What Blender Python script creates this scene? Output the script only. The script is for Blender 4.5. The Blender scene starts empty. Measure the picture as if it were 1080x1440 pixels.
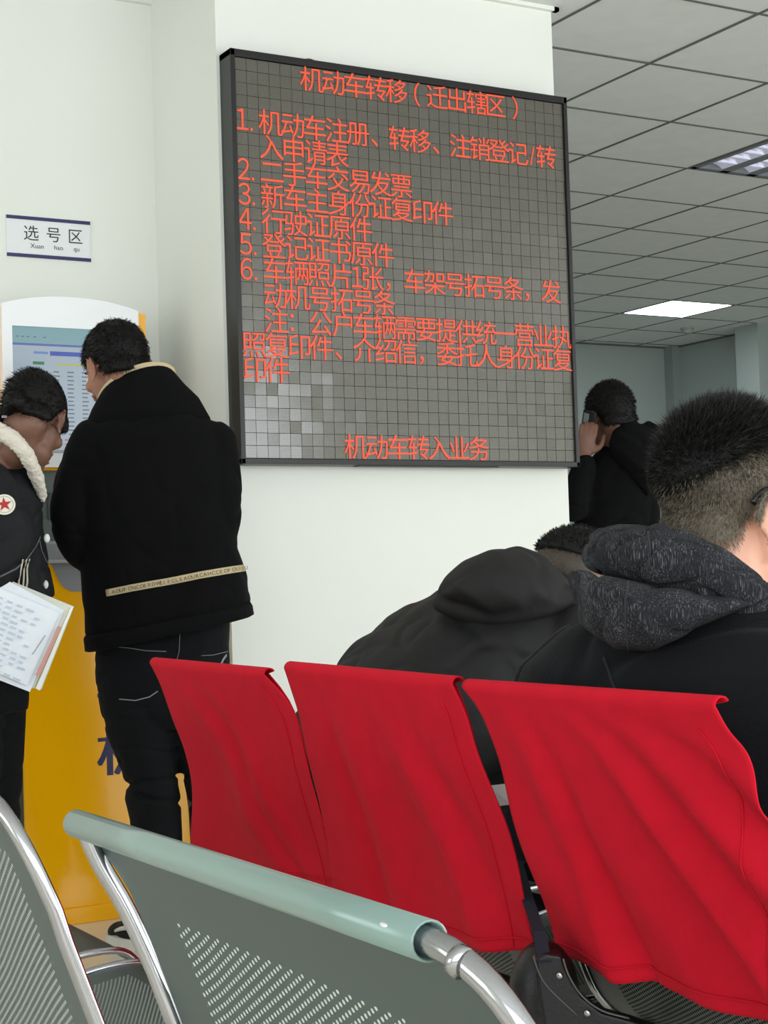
import bpy, bmesh, math, random
import numpy as np
from mathutils import Vector, Matrix, noise
from mathutils.bvhtree import BVHTree
random.seed(7); rng = np.random.default_rng(7)
C = bpy.context.scene.collection
SC = bpy.context.scene

# ------------------------------------------------------------------ camera
F_PX = 2305.43; CAM_H = 0.97
YAW, PITCH, ROLL = math.radians(29.849), math.radians(2.4798), math.radians(-1.7864)
_F = Vector((math.sin(YAW)*math.cos(PITCH), math.cos(YAW)*math.cos(PITCH), math.sin(PITCH)))
_R = Vector((math.cos(YAW), -math.sin(YAW), 0)); _U = _R.cross(_F)
CR = math.cos(ROLL)*_R + math.sin(ROLL)*_U
CU = -math.sin(ROLL)*_R + math.cos(ROLL)*_U
CF = _F
cam_d = bpy.data.cameras.new('camera'); cam = bpy.data.objects.new('camera', cam_d); C.objects.link(cam)
cam_d.sensor_fit = 'VERTICAL'; cam_d.sensor_height = 24.0; cam_d.lens = 24.0*F_PX/1440
cam_d.clip_start = 0.02
m = Matrix((CR, CU, -CF)).transposed().to_4x4(); m.translation = (0, 0, CAM_H)
cam.matrix_world = m; SC.camera = cam
cam_d.dof.use_dof = False

# ------------------------------------------------------------------ world, lights, exposure
SC.view_settings.view_transform = 'Standard'; SC.view_settings.look = 'None'
SC.view_settings.gamma = 1.0; SC.view_settings.use_curve_mapping = False
SC.view_settings.exposure = 0.0
w = bpy.data.worlds.new('world'); SC.world = w; w.use_nodes = True
w.node_tree.nodes['Background'].inputs[0].default_value = (.80, .90, 1.0, 1)
w.node_tree.nodes['Background'].inputs[1].default_value = 0.6
def area(name, loc, rot, sx, sy, power, col):
    l = bpy.data.lights.new(name, 'AREA'); l.shape = 'RECTANGLE'; l.size = sx; l.size_y = sy
    l.energy = power; l.color = col
    o = bpy.data.objects.new(name, l); C.objects.link(o); o.location = loc; o.rotation_euler = rot
    return o
# daylight through the shop-front glazing behind the camera, and a smaller window on the left wall
area('window_daylight', (1.3, -2.93, 1.55), (math.radians(90), 0, 0), 9.4, 2.3, 246, (.945, .98, 1.0))
area('side_window_daylight', (-3.9, 1.6, 1.5), (0, math.radians(-90), 0), 1.6, 4.5, 60, (.945, .98, 1.0))

area('added_east_fill', (9.1, -.2, 1.5), (0, math.radians(90), 0), 1.9, 4.0, 150, (.945, .98, 1.0))  # unseen fill lamp added at the right wall to brighten the ceiling

# ------------------------------------------------------------------ helpers
def lin(c):
    return tuple(((x/255)/12.92 if x/255 <= .04045 else ((x/255+.055)/1.055)**2.4) for x in c)
def V(*a): return Vector(a)
def S(px, py, depth):                       # point seen at a pixel, DEPTH metres in front of the camera
    return V(0, 0, CAM_H) + depth*(CF + CR*((px-540)/F_PX) + CU*((720-py)/F_PX))
def ON(px, py, n, d):                       # point seen at a pixel on the plane n.x = d
    r = CF + CR*((px-540)/F_PX) + CU*((720-py)/F_PX); n = Vector(n); o = V(0, 0, CAM_H)
    return o + r*((d - n.dot(o))/n.dot(r))

MATS = {}
def mat(name, col, rough=.6, metal=0., var=0., vscale=20., bump=0., bscale=200., coat=0., spec=None, stretch=None, sheen=0., emit=None, estr=0.):
    if name in MATS: return MATS[name]
    M = bpy.data.materials.new(name); M.use_nodes = True; nt = M.node_tree; b = nt.nodes['Principled BSDF']
    c = lin(col); b.inputs['Base Color'].default_value = (*c, 1); b.inputs['Roughness'].default_value = rough
    b.inputs['Metallic'].default_value = metal
    if coat: b.inputs['Coat Weight'].default_value = coat; b.inputs['Coat Roughness'].default_value = .08
    if spec is not None: b.inputs['Specular IOR Level'].default_value = spec
    if sheen: b.inputs['Sheen Weight'].default_value = sheen; b.inputs['Sheen Roughness'].default_value = .4
    if emit: b.inputs['Emission Color'].default_value = (*lin(emit), 1); b.inputs['Emission Strength'].default_value = estr
    tc = nt.nodes.new('ShaderNodeTexCoord'); mp = nt.nodes.new('ShaderNodeMapping'); nt.links.new(tc.outputs['Object'], mp.inputs[0])
    if stretch: mp.inputs['Scale'].default_value = stretch
    if var:
        n = nt.nodes.new('ShaderNodeTexNoise'); n.inputs['Scale'].default_value = vscale; n.inputs['Detail'].default_value = 4
        nt.links.new(mp.outputs[0], n.inputs['Vector'])
        r = nt.nodes.new('ShaderNodeValToRGB'); e = r.color_ramp.elements
        e[0].position = .3; e[1].position = .7
        e[0].color = (*[x*(1-var) for x in c], 1); e[1].color = (*[min(1, x*(1+var)) for x in c], 1)
        nt.links.new(n.outputs['Fac'], r.inputs[0]); nt.links.new(r.outputs[0], b.inputs['Base Color'])
    if bump:
        n = nt.nodes.new('ShaderNodeTexNoise'); n.inputs['Scale'].default_value = bscale; n.inputs['Detail'].default_value = 3
        nt.links.new(mp.outputs[0], n.inputs['Vector'])
        bp = nt.nodes.new('ShaderNodeBump'); bp.inputs['Strength'].default_value = bump; bp.inputs['Distance'].default_value = .002
        nt.links.new(n.outputs['Fac'], bp.inputs['Height']); nt.links.new(bp.outputs[0], b.inputs['Normal'])
    MATS[name] = M; return M

class MB:
    def __init__(s): s.v = []; s.f = []; s.uv = {}
    def add(s, vs, fs):
        k = len(s.v); s.v += [tuple(x) for x in vs]; s.f += [tuple(i+k for i in f) for f in fs]
    def box(s, lo, hi, bev=0.):
        x0, y0, z0 = lo; x1, y1, z1 = hi
        if not bev:
            s.add([(x0,y0,z0),(x1,y0,z0),(x1,y1,z0),(x0,y1,z0),(x0,y0,z1),(x1,y0,z1),(x1,y1,z1),(x0,y1,z1)],
                  [(0,3,2,1),(4,5,6,7),(0,1,5,4),(1,2,6,5),(2,3,7,6),(3,0,4,7)])
        else:
            bm = bmesh.new(); bmesh.ops.create_cube(bm, size=1)
            for v in bm.verts: v.co = Vector(((x0+x1)/2+v.co.x*(x1-x0), (y0+y1)/2+v.co.y*(y1-y0), (z0+z1)/2+v.co.z*(z1-z0)))
            bmesh.ops.bevel(bm, geom=bm.edges[:], offset=bev, segments=3, affect='EDGES', profile=.6)
            bm.verts.index_update(); s.add([v.co for v in bm.verts], [[v.index for v in f.verts] for f in bm.faces]); bm.free()
        return s
    def prism(s, pts, d):                   # closed outline (world points) extruded by vector d
        n = len(pts); d = Vector(d); a = [Vector(p) for p in pts]
        s.add(a + [p+d for p in a], [tuple(range(n))[::-1], tuple(range(n, 2*n))] + [(i, (i+1) % n, n+(i+1) % n, n+i) for i in range(n)]); return s
    def loft(s, rings, seg=24, power=2., cap=True):    # rings: (centre, axisU, axisV, ru, rv)
        base = len(s.v); n = len(rings)
        for (c, U, W, ru, rv) in rings:
            for k in range(seg):
                t = 2*math.pi*k/seg; ct, st = math.cos(t), math.sin(t); e = 2/power
                a = math.copysign(abs(ct)**e, ct); b = math.copysign(abs(st)**e, st)
                s.v.append(tuple(c + U*(a*ru) + W*(b*rv)))
        for i in range(n-1):
            for k in range(seg):
                a = base+i*seg+k; b = base+i*seg+(k+1) % seg
                s.f.append((a, b, b+seg, a+seg))
        if cap:
            s.f.append(tuple(base+k for k in range(seg))[::-1]); s.f.append(tuple(base+(n-1)*seg+k for k in range(seg)))
        return s
    def tube(s, pts, r, seg=12, cap=True, smooth=0, flat=1., ref=None):
        pts = [Vector(p) for p in pts]
        rr = list(r) if hasattr(r, '__len__') else [r]*len(pts)
        if smooth:
            P2, R2 = [], []
            for i in range(len(pts)-1):
                p0 = pts[max(i-1, 0)]; p1 = pts[i]; p2 = pts[i+1]; p3 = pts[min(i+2, len(pts)-1)]
                for k in range(smooth):
                    t = k/smooth
                    P2.append(.5*((2*p1)+(p2-p0)*t+(2*p0-5*p1+4*p2-p3)*t*t+(3*p1-p0-3*p2+p3)*t**3)); R2.append(rr[i]*(1-t)+rr[i+1]*t)
            P2.append(pts[-1]); R2.append(rr[-1]); pts, rr = P2, R2
        rings = []; T0 = (pts[1]-pts[0]).normalized()
        N = Vector(ref) if ref is not None else (V(0,0,1) if abs(T0.z) < .9 else V(1,0,0))
        for i, p in enumerate(pts):
            T = (pts[min(i+1, len(pts)-1)]-pts[max(i-1, 0)]).normalized()
            N = (N - T*N.dot(T)).normalized(); B = T.cross(N)
            rings.append((p, N, B, rr[i]*flat, rr[i]))
        return s.loft(rings, seg, 2., cap)
    def limb(s, pts, r, seg=16, smooth=4, flat=1., ref=None):   # tube with round ends
        pts = [Vector(p) for p in pts]; r = list(r) if hasattr(r, '__len__') else [r]*len(pts)
        a = (pts[0]-pts[1]).normalized(); b = (pts[-1]-pts[-2]).normalized()
        s.tube(pts, r, seg, True, smooth, flat, ref)
        s.ell(pts[0], (r[0]*.99,)*3); s.ell(pts[-1], (r[-1]*.99,)*3); return s
    def ell(s, c, r, axes=None, seg=20, rg=12):
        c = Vector(c); ax = axes or (V(1,0,0), V(0,1,0), V(0,0,1))
        k = len(s.v); s.v.append(tuple(c - ax[2]*r[2]))
        for i in range(1, rg):
            ph = -math.pi/2+math.pi*i/rg
            for j in range(seg):
                t = 2*math.pi*j/seg
                s.v.append(tuple(c+ax[0]*(r[0]*math.cos(ph)*math.cos(t))+ax[1]*(r[1]*math.cos(ph)*math.sin(t))+ax[2]*(r[2]*math.sin(ph))))
        s.v.append(tuple(c+ax[2]*r[2])); e = len(s.v)-1
        for j in range(seg):
            s.f.append((k, k+1+(j+1) % seg, k+1+j)); l = k+1+(rg-2)*seg; s.f.append((e, l+j, l+(j+1) % seg))
        for i in range(rg-2):
            for j in range(seg):
                a = k+1+i*seg+j; b = k+1+i*seg+(j+1) % seg; s.f.append((a, b, b+seg, a+seg))
        return s
    def mesh(s, name):
        me = bpy.data.meshes.new(name); me.from_pydata(s.v, [], s.f)
        bm = bmesh.new(); bm.from_mesh(me); bmesh.ops.recalc_face_normals(bm, faces=bm.faces[:]); bm.to_mesh(me); bm.free()
        return me
    def obj(s, name, m, parent=None, smooth=False):
        return link(name, s.mesh(name), m, parent, smooth)
def link(name, me, m, parent=None, smooth=False):
    o = bpy.data.objects.new(name, me); C.objects.link(o)
    if m: me.materials.append(m)
    if smooth:
        me.polygons.foreach_set('use_smooth', [True]*len(me.polygons))
    if parent: o.parent = parent
    return o
def autosmooth(o, ang=40):
    me = o.data; me.polygons.foreach_set('use_smooth', [True]*len(me.polygons))
    bm = bmesh.new(); bm.from_mesh(me); a = math.radians(ang)
    for e in bm.edges: e.smooth = not (len(e.link_faces) == 2 and e.calc_face_angle(0) > a)
    bm.to_mesh(me); bm.free(); return o
def tag(o, label=None, cat=None, group=None, kind=None):
    if label: o['label'] = label
    if cat: o['category'] = cat
    if group: o['group'] = group
    if kind: o['kind'] = kind
    return o
def empty(name, loc, label, cat, group=None):
    o = bpy.data.objects.new(name, None); C.objects.link(o); o.location = loc; o.empty_display_size = .1
    bpy.context.view_layer.update()
    return tag(o, label, cat, group)
def adopt(o, parent):                       # parent keeping the world position
    mw = o.matrix_world.copy(); o.parent = parent
    o.matrix_parent_inverse = Matrix.Translation(parent.location).inverted(); return o
def fuse(mb, name, m, parent, voxel=.006, smooth=3, disp=None, keep=True):
    """one continuous skin over all the volumes collected in mb"""
    me = mb.mesh(name+'_src'); t = bpy.data.objects.new('tmp', me); C.objects.link(t)
    r = t.modifiers.new('r', 'REMESH'); r.mode = 'VOXEL'; r.voxel_size = voxel; r.use_smooth_shade = True
    if smooth:
        s_ = t.modifiers.new('s', 'SMOOTH'); s_.iterations = smooth; s_.factor = .5
    dg = bpy.context.evaluated_depsgraph_get(); dg.update()
    out = bpy.data.meshes.new_from_object(t.evaluated_get(dg)); out.name = name
    bpy.data.objects.remove(t); bpy.data.meshes.remove(me)
    if disp:
        n = len(out.vertices); co = np.empty(n*3); out.vertices.foreach_get('co', co); co = co.reshape(-1, 3)
        no = np.empty(n*3); out.vertex_normals.foreach_get('vector', no); no = no.reshape(-1, 3)
        d = disp(co, no); co = co + (no*d[:, None] if d.ndim == 1 else d)
        out.vertices.foreach_set('co', co.ravel()); out.update()
    out.materials.clear()
    o = link(name, out, m, None, True)
    if parent: adopt(o, parent)
    return o
def vnoise(co, scale, off=0., st=(1,1,1)):
    return np.array([noise.noise(Vector((c[0]*scale*st[0]+off, c[1]*scale*st[1]+off, c[2]*scale*st[2]))) for c in co])
def folds(co, scale, st, off=0.):           # sharp-valleyed cloth creases
    n = vnoise(co, scale, off, st); return -np.exp(-(n/.09)**2)
def bvh(o):
    me = o.data; return BVHTree.FromPolygons([v.co[:] for v in me.vertices], [p.vertices[:] for p in me.polygons])
def ribbon(name, target, path, width, m, parent, lift=.0015, thick=.0012, seg=6, up=None):
    """a thin tape sewn to the surface of TARGET along a path of pixels"""
    t = bvh(target) if not isinstance(target, BVHTree) else target
    pts = []
    P = []
    for i in range(len(path)-1):
        for k in range(seg):
            a = k/seg; P.append((path[i][0]*(1-a)+path[i+1][0]*a, path[i][1]*(1-a)+path[i+1][1]*a))
    P.append(path[-1]); o = V(0, 0, CAM_H); L = []
    for (x, y) in P:
        r = (CF + CR*((x-540)/F_PX) + CU*((720-y)/F_PX)).normalized()
        h, nn, idx, dist = t.ray_cast(o, r)
        if h is None: continue
        if nn.dot(r) > 0: nn = -nn
        L.append((h, nn))
    if len(L) < 2: return None
    mb = MB(); rings = []
    for i, (h, nn) in enumerate(L):
        T = (L[min(i+1, len(L)-1)][0]-L[max(i-1, 0)][0]).normalized()
        n2 = (nn + L[max(i-1, 0)][1] + L[min(i+1, len(L)-1)][1]).normalized(); Sx = T.cross(n2).normalized()
        rings.append((h+n2*lift, Sx, n2, width/2, thick))
    mb.loft(rings, 8, 4.)
    ob = mb.obj(name, m, None, True)
    if parent: adopt(ob, parent)
    return ob
def text_mesh(s, size):
    c = bpy.data.curves.new('t', 'FONT'); c.body = s; c.size = size; c.resolution_u = 3
    o = bpy.data.objects.new('t', c); C.objects.link(o)
    dg = bpy.context.evaluated_depsgraph_get(); dg.update()
    me = bpy.data.meshes.new_from_object(o.evaluated_get(dg)); bpy.data.objects.remove(o)
    vs = [v.co.copy() for v in me.vertices]; fs = [tuple(p.vertices) for p in me.polygons]; bpy.data.meshes.remove(me)
    return vs, fs
def glyphs(mb, items, size, place):
    """items: (char, u, v) centred in an em cell; place(u, v) -> world"""
    for ch, u, v, wid in items:
        vs, fs = text_mesh(ch, size)
        if not vs: continue
        x0 = min(a.x for a in vs); x1 = max(a.x for a in vs)
        if ch in '、，：。': du = 0 if ch != '：' else 0
        else: du = (wid-(x1+x0))/2 - 0
        mb.add([place(u+a.x+du, v+a.y) for a in vs], fs)
# materials
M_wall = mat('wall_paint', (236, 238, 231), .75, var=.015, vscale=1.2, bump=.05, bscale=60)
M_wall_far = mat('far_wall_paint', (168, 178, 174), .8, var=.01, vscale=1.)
M_tile = mat('mineral_ceiling_tile', (228, 230, 229), .9, var=.03, vscale=9, bump=.25, bscale=220)
M_grid = mat('ceiling_grid_metal', (104, 104, 101), .7)
M_floor = mat('floor_tile_glaze', (226, 220, 206), .3, var=.08, vscale=5, coat=.3)
M_black = mat('black_anodised_frame', (22, 22, 23), .38, bump=.02)
M_chrome = mat('chrome', (165, 165, 168), .16, 1.)
M_steel = mat('brushed_steel', (160, 162, 162), .3, 1.)
M_white = mat('white_lacquer', (236, 238, 240), .22, coat=.4)
M_yellow = mat('yellow_gloss_paint', (250, 180, 0), .2, coat=.3)
M_gap = mat('dark_void', (12, 12, 12), .9); M_case = mat('board_case', (52, 49, 44), .7)

# ------------------------------------------------------------------ room shell
CZ = 2.921; LY = 5.012; PY = 4.498; PX0, PX1 = 2.043, 3.303; FY = 10.955; RX = 9.2; BY = -3.0; LX = -4.0
def struct(name, mb, m, parent=None): o = mb.obj(name, m, parent); o['kind'] = 'structure'; return o
floor = struct('floor', MB().box((LX-.1, BY-.1, -.1), (RX+.1, FY+.1, 0)), M_floor)
struct('wall_left', MB().box((LX, LY, 0), (PX0, LY+.12, CZ)), M_wall)
struct('pillar', MB().box((PX0, PY, 0), (PX1, LY+.12, CZ)), M_wall)
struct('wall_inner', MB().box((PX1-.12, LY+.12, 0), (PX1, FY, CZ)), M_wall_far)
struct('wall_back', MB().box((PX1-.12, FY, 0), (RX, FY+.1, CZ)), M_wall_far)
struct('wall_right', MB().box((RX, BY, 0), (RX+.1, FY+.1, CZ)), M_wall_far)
struct('wall_side', MB().box((LX-.1, BY, 0), (LX, LY+.12, CZ)), M_wall)
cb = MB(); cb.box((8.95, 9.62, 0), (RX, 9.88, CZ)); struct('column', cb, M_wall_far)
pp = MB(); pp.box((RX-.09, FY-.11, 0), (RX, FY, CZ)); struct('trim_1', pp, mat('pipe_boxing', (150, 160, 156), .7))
# wall behind the camera with its wide window opening
bw = MB(); bw.box((LX, BY-.1, 0), (RX, BY, .38)); bw.box((LX, BY-.1, 2.70), (RX, BY, CZ)); bw.box((6.05, BY-.1, .38), (RX, BY, 2.70)); bw.box((LX, BY-.1, .38), (-3.42, BY, 2.70))
struct('wall_front', bw, M_wall)
# suspended ceiling: one object per tile, a grid of tees, plaster slab above
ceil = struct('ceiling', MB().box((LX, BY, CZ+.05), (RX+.1, FY+.1, CZ+.15)), M_tile)
GX0, GY0, GS = 3.4036, 4.2315, .6
tile = MB(); g = .0055
tile.add([(-.3+g, -.3+g, .0), (.3-g, -.3+g, 0), (.3-g, .3-g, 0), (-.3+g, .3-g, 0), (-.3+g+.004, -.3+g+.004, -.0008), (.3-g-.004, -.3+g+.004, -.0008), (.3-g-.004, .3-g-.004, -.0008), (-.3+g+.004, .3-g-.004, -.0008)],
         [(0,1,2,3), (4,7,6,5), (0,4,5,1), (1,5,6,2), (2,6,7,3), (3,7,4,0)])
tile_me = tile.mesh('ceiling_tile'); tile_me.materials.append(M_tile)
TROF = (3, 2); n = 0
for i in range(-13, 10):
    for j in range(-12, 12):
        cx = GX0+GS*(i+.5); cy = GY0+GS*(j+.5)
        if cx < LX or cy < BY or cx > RX+.29 or cy > FY+.29: continue
        if (i, j) in ((3, 2), (3, 1), (7, 8)): continue
        if cy > 4.7 and cx < PX1-.1: continue
        vis = (i >= -2 and j >= -1 and cx > (cy-4.0)*.55+1.6)
        if not vis and cy > PY+.3: continue
        if not vis: continue
        x0, x1 = max(cx-.3, LX), min(cx+.3, RX); y0, y1 = max(cy-.3, BY), min(cy+.3, FY)
        o = bpy.data.objects.new('ceiling_tile', tile_me); C.objects.link(o); o.parent = ceil
        o.location = ((x0+x1)/2, (y0+y1)/2, CZ+rng.uniform(0, .0015)); o.scale = ((x1-x0)/.6, (y1-y0)/.6, 1); n += 1
gm = MB()
for i in range(-13, 11):
    x = GX0+GS*i
    if LX < x < RX: gm.box((x-.0062, BY, CZ-.0028), (x+.0062, FY, CZ+.03))
for j in range(-12, 13):
    y = GY0+GS*j
    if BY < y < FY: gm.box((LX, y-.0058, CZ-.0026), (RX, y+.0058, CZ+.03))
gg = struct('ceiling_grid', gm, M_grid, ceil)
far = MB()                                   # tiles never in view, kept as one sheet on the grid
far.box((LX, BY, CZ+.0), (GX0-GS*2, PY+.6, CZ+.01)); far.box((GX0-GS*2, BY, CZ), (RX, GY0-GS*1, CZ+.01))
struct('ceiling_sheet', far, M_tile, ceil)
# plaster edge strip where the pillar meets the tiles
st = MB(); st.box((PX0-.6, PY-.02, CZ-.014), (PX1+.02, PY, CZ)); st.box((PX1, PY-.02, CZ-.014), (PX1+.02, LY, CZ)); st.box((LX, LY-.02, CZ-.014), (PX0, LY, CZ))
struct('trim_2', st, M_wall)
wa = MB(); wa.box((PX1, FY-.02, CZ-.012), (RX, FY, CZ-.002)); wa.box((RX-.02, BY, CZ-.012), (RX, FY, CZ-.002)); struct('trim_3', wa, M_grid)

# louvred fluorescent fitting (no tubes; a faint glow is put into the reflectors)
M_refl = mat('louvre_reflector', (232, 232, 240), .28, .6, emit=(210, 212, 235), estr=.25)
M_trof = mat('fitting_body', (120, 122, 128), .5)
tx0, tx1 = GX0+GS*3+.012, GX0+GS*4-.012; ty0, ty1 = GY0+GS*1+.012, GY0+GS*3-.012
tf = empty('louvred_light', (tx0+.3, ty0+.6, CZ), 'recessed ceiling light with bright metal louvres, switched low', 'ceiling light')
b = MB()
b.box((tx0, ty0, CZ+.03), (tx1, ty1, CZ+.045))
for (a0, a1) in ((tx0, tx0+.03), (tx1-.03, tx1)): b.box((a0, ty0, CZ-.004), (a1, ty1, CZ+.03))
for (a0, a1) in ((ty0, ty0+.03), (ty1-.03, ty1)): b.box((tx0, a0, CZ-.004), (tx1, a1, CZ+.03))
wch = (tx1-tx0-.06)/3
for k in (1, 2): b.box((tx0+.03+wch*k-.028, ty0, CZ-.004), (tx0+.03+wch*k+.028, ty1, CZ+.03))
adopt(b.obj('housing', M_trof), tf)
for k in range(3):
    xa = tx0+.03+wch*k+(.028 if k else 0); xb = tx0+.03+wch*(k+1)-(.028 if k < 2 else 0); r_ = MB()
    prof = [(xa+(xb-xa)*t, CZ+.028-.026*abs(2*t-1)**2) for t in np.linspace(0, 1, 9)]
    nn = len(prof)
    r_.add([(x, ty0+.03, z) for x, z in prof]+[(x, ty1-.03, z) for x, z in prof], [(q, q+1, nn+q+1, nn+q) for q in range(nn-1)])
    adopt(r_.obj('reflector', M_refl, smooth=True), tf)
    for q in range(1, 12):
        y = ty0+.03+(ty1-ty0-.06)*q/12; bl = MB(); bl.prism([(xa, y-.012, CZ+.002), (xa, y+.012, CZ+.002), (xa, y, CZ+.02)], (xb-xa, 0, 0)); adopt(bl.obj('louvre_blade', M_refl), tf)
# square LED panel, lit
px0, px1 = GX0+GS*7+.012, GX0+GS*8-.012; py0, py1 = GY0+GS*8+.012, GY0+GS*9-.012
lp = empty('panel_light', (px0+.29, py0+.29, CZ), 'square white LED panel glowing in the dim far ceiling', 'ceiling light')
b = MB()
for a in ((px0, py0, px1, py0+.012), (px0, py1-.012, px1, py1), (px0, py0, px0+.012, py1), (px1-.012, py0, px1, py1)): b.box((a[0], a[1], CZ-.0008), (a[2], a[3], CZ+.03))
adopt(b.obj('frame', mat('white_frame', (225, 225, 225), .5)), lp)
adopt(MB().box((px0+.012, py0+.012, CZ-.002), (px1-.012, py1-.012, CZ+.01)).obj('diffuser', mat('lit_diffuser', (255, 255, 255), .5, emit=(240, 250, 255), estr=6.)), lp)
area('panel_lamp', ((px0+px1)/2, (py0+py1)/2, CZ-.02), (0, 0, 0), .56, .56, 9, (.9, .97, 1.))
sd = empty('smoke_detector', (8.58, 10.02, CZ), 'small round smoke detector on the ceiling behind the lit panel', 'smoke detector')
b = MB(); cc = V(8.58, 10.02, CZ)
b.loft([(cc+V(0,0,-z), V(1,0,0), V(0,1,0), r, r) for z, r in ((0, .055), (.012, .055), (.018, .045), (.04, .04), (.046, .03))], 20)
adopt(b.obj('housing', mat('detector_plastic', (170, 172, 168), .5), smooth=False), sd)

# ------------------------------------------------------------------ LED message board
LB = empty('led_board', (2.67, PY, 1.95), 'black-framed LED board with red Chinese text mounted on the white pillar', 'display board')
bx0, bx1, bz0, bz1, by0 = 2.053, 3.297, 1.337, 2.589, 4.418
SX0, SX1, SZ0, SZ1 = 2.071, 3.283, 1.355, 2.566
fr = MB()
fr.box((bx0, by0, bz0), (bx1, PY, bz0+.017), .002); fr.box((bx0, by0, bz1-.022), (bx1, PY, bz1), .002)
fr.box((bx0, by0, bz0), (bx0+.016, PY, bz1), .002); fr.box((bx1-.014, by0, bz0), (bx1, PY, bz1), .002)
adopt(fr.obj('frame', M_black), LB)
adopt(MB().box((bx0+.005, by0+.03, bz0+.005), (bx1-.005, PY, bz1-.005)).obj('back_case', M_case), LB)
# module surface with the fine dot raster
Mm = bpy.data.materials.new('led_module_face'); Mm.use_nodes = True; nt = Mm.node_tree; bs = nt.nodes['Principled BSDF']
tc = nt.nodes.new('ShaderNodeTexCoord'); sp = nt.nodes.new('ShaderNodeSeparateXYZ'); nt.links.new(tc.outputs['Object'], sp.inputs[0])
def mth(nt, op, a, b=None, c=None):
    n_ = nt.nodes.new('ShaderNodeMath'); n_.operation = op
    for i, x in enumerate((a, b, c)):
        if x is None: continue
        if isinstance(x, (int, float)): n_.inputs[i].default_value = x
        else: nt.links.new(x, n_.inputs[i])
    return n_.outputs[0]
PIT = (SX1-SX0)/256
fx = mth(nt, 'SUBTRACT', mth(nt, 'FRACT', mth(nt, 'DIVIDE', sp.outputs[0], PIT)), .5)
fz = mth(nt, 'SUBTRACT', mth(nt, 'FRACT', mth(nt, 'DIVIDE', sp.outputs[2], PIT)), .5)
rr = mth(nt, 'SQRT', mth(nt, 'ADD', mth(nt, 'MULTIPLY', fx, fx), mth(nt, 'MULTIPLY', fz, fz)))
dot = mth(nt, 'LESS_THAN', rr, .38)
mx = nt.nodes.new('ShaderNodeMix'); mx.data_type = 'RGBA'; nt.links.new(dot, mx.inputs[0])
mx.inputs[6].default_value = (*lin((62, 60, 54)), 1); mx.inputs[7].default_value = (*lin((108, 104, 94)), 1)
nt.links.new(mx.outputs[2], bs.inputs['Base Color']); bs.inputs['Roughness'].default_value = .13; bs.inputs['IOR'].default_value = 1.9
N_M = 32; mw_, mh_ = (SX1-SX0)/N_M, (SZ1-SZ0)/N_M
def module_verts(q):
    e = .00018; x0, x1, z0, z1 = -mw_/2+e, mw_/2-e, -mh_/2+e, mh_/2-e; y = -.003
    return [(x0, 0, z0), (x1, 0, z0), (x1, 0, z1), (x0, 0, z1), (x0+.0006, y, z0+.0006), (x1-.0006, y, z0+.0006), (x1-.0006, y, z1-.0006), (x0+.0006, y, z1-.0006)]
MF = [(4,5,6,7), (0,4,7,3), (1,2,6,5), (0,1,5,4), (3,7,6,2)]
mod_me = bpy.data.meshes.new('led_module'); mod_me.from_pydata(module_verts(0), [], MF); mod_me.materials.append(Mm)
rest = MB()
for i in range(N_M):
    for j in range(N_M):
        c = V(SX0+mw_*(i+.5), by0+.012+rng.uniform(0, .0006), SZ0+mh_*(j+.5))
        # modules sit slightly out of true, which breaks the reflection up
        e = Matrix.Rotation(rng.normal(0, .012), 3, 'X') @ Matrix.Rotation(rng.normal(0, .012), 3, 'Z')
        if i < 9:
            o = bpy.data.objects.new('led_module', mod_me); C.objects.link(o)
            o.matrix_world = Matrix.Translation(c) @ e.to_4x4(); adopt(o, LB)
            o.location = c; o.rotation_euler = e.to_euler()
        else: rest.add([c+e@Vector(v) for v in module_verts(0)], MF)
o = rest.obj('led_modules', Mm); adopt(o, LB); o['kind'] = 'stuff'
M_red = mat('lit_red_led', (40, 5, 3), .5, emit=(248, 88, 54), estr=1.0)
LINES = [(0, 2.92, '机动车转移（迁出辖区）'), (2, 0, '1.机动车注册、转移、注销登记/转'), (3, 1, '入申请表'), (4, 0, '2.二手车交易发票'), (5, 0, '3.新车主身份证复印件'),
         (6, 0, '4.行驶证原件'), (7, 0, '5.登记证书原件'), (8, 0, '6.车辆照片1张，车架号拓号条，发'), (9, 1, '动机号拓号条'), (10, 1, '注：公户车辆需要提供统一营业执'),
         (11, 0, '照复印件、介绍信，委托人身份证复'), (12, 0, '印件'), (15, 4.45, '机动车转入业务')]
EM = (SX1-SX0)/16
for row, k0, s in LINES:
    mb = MB(); k = k0; z = 2.527-.0757*row
    for ch in s:
        half = ord(ch) < 128; wd = .5 if half else 1.
        vs, fs = text_mesh(chr(ord(ch)+0xFEE0) if ch.isdigit() else ch, EM*(1.16 if half else 1.10))
        if vs:
            x0 = min(a.x for a in vs); x1 = max(a.x for a in vs)
            if half: off = EM*.25-(x0+x1)/2 - (EM*.1 if ch == '.' else 0); oz = -.40
            elif ch in '、，：': off = EM*.12 - x0; oz = -.36
            else: off = EM*.5-(x0+x1)/2; oz = -.385
            sc_ = 1.0 if half or ch in '、，：' else 1.04
            X = SX0+k*EM+off
            mb.add([(X+(a.x-(x0+x1)/2*(not half))*(sc_ if not half else .86)+(x0+x1)/2*(not half)+(0 if not half else .14*(x0+x1)/2), by0+.0065, z+oz*EM+a.y) for a in vs], fs)
        k += wd
    o = mb.obj('message_line', M_red); adopt(o, LB)
for x in np.linspace(2.50, 2.92, 5):
    adopt(MB().box((x-.008, by0+.02, bz0-.0008), (x+.008, by0+.035, bz0)).obj('cable_clip', M_black), LB)
adopt(MB().box((2.46, by0+.015, bz0-.003), (2.98, by0+.05, bz0)).obj('bottom_plate', M_black), LB)
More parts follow.
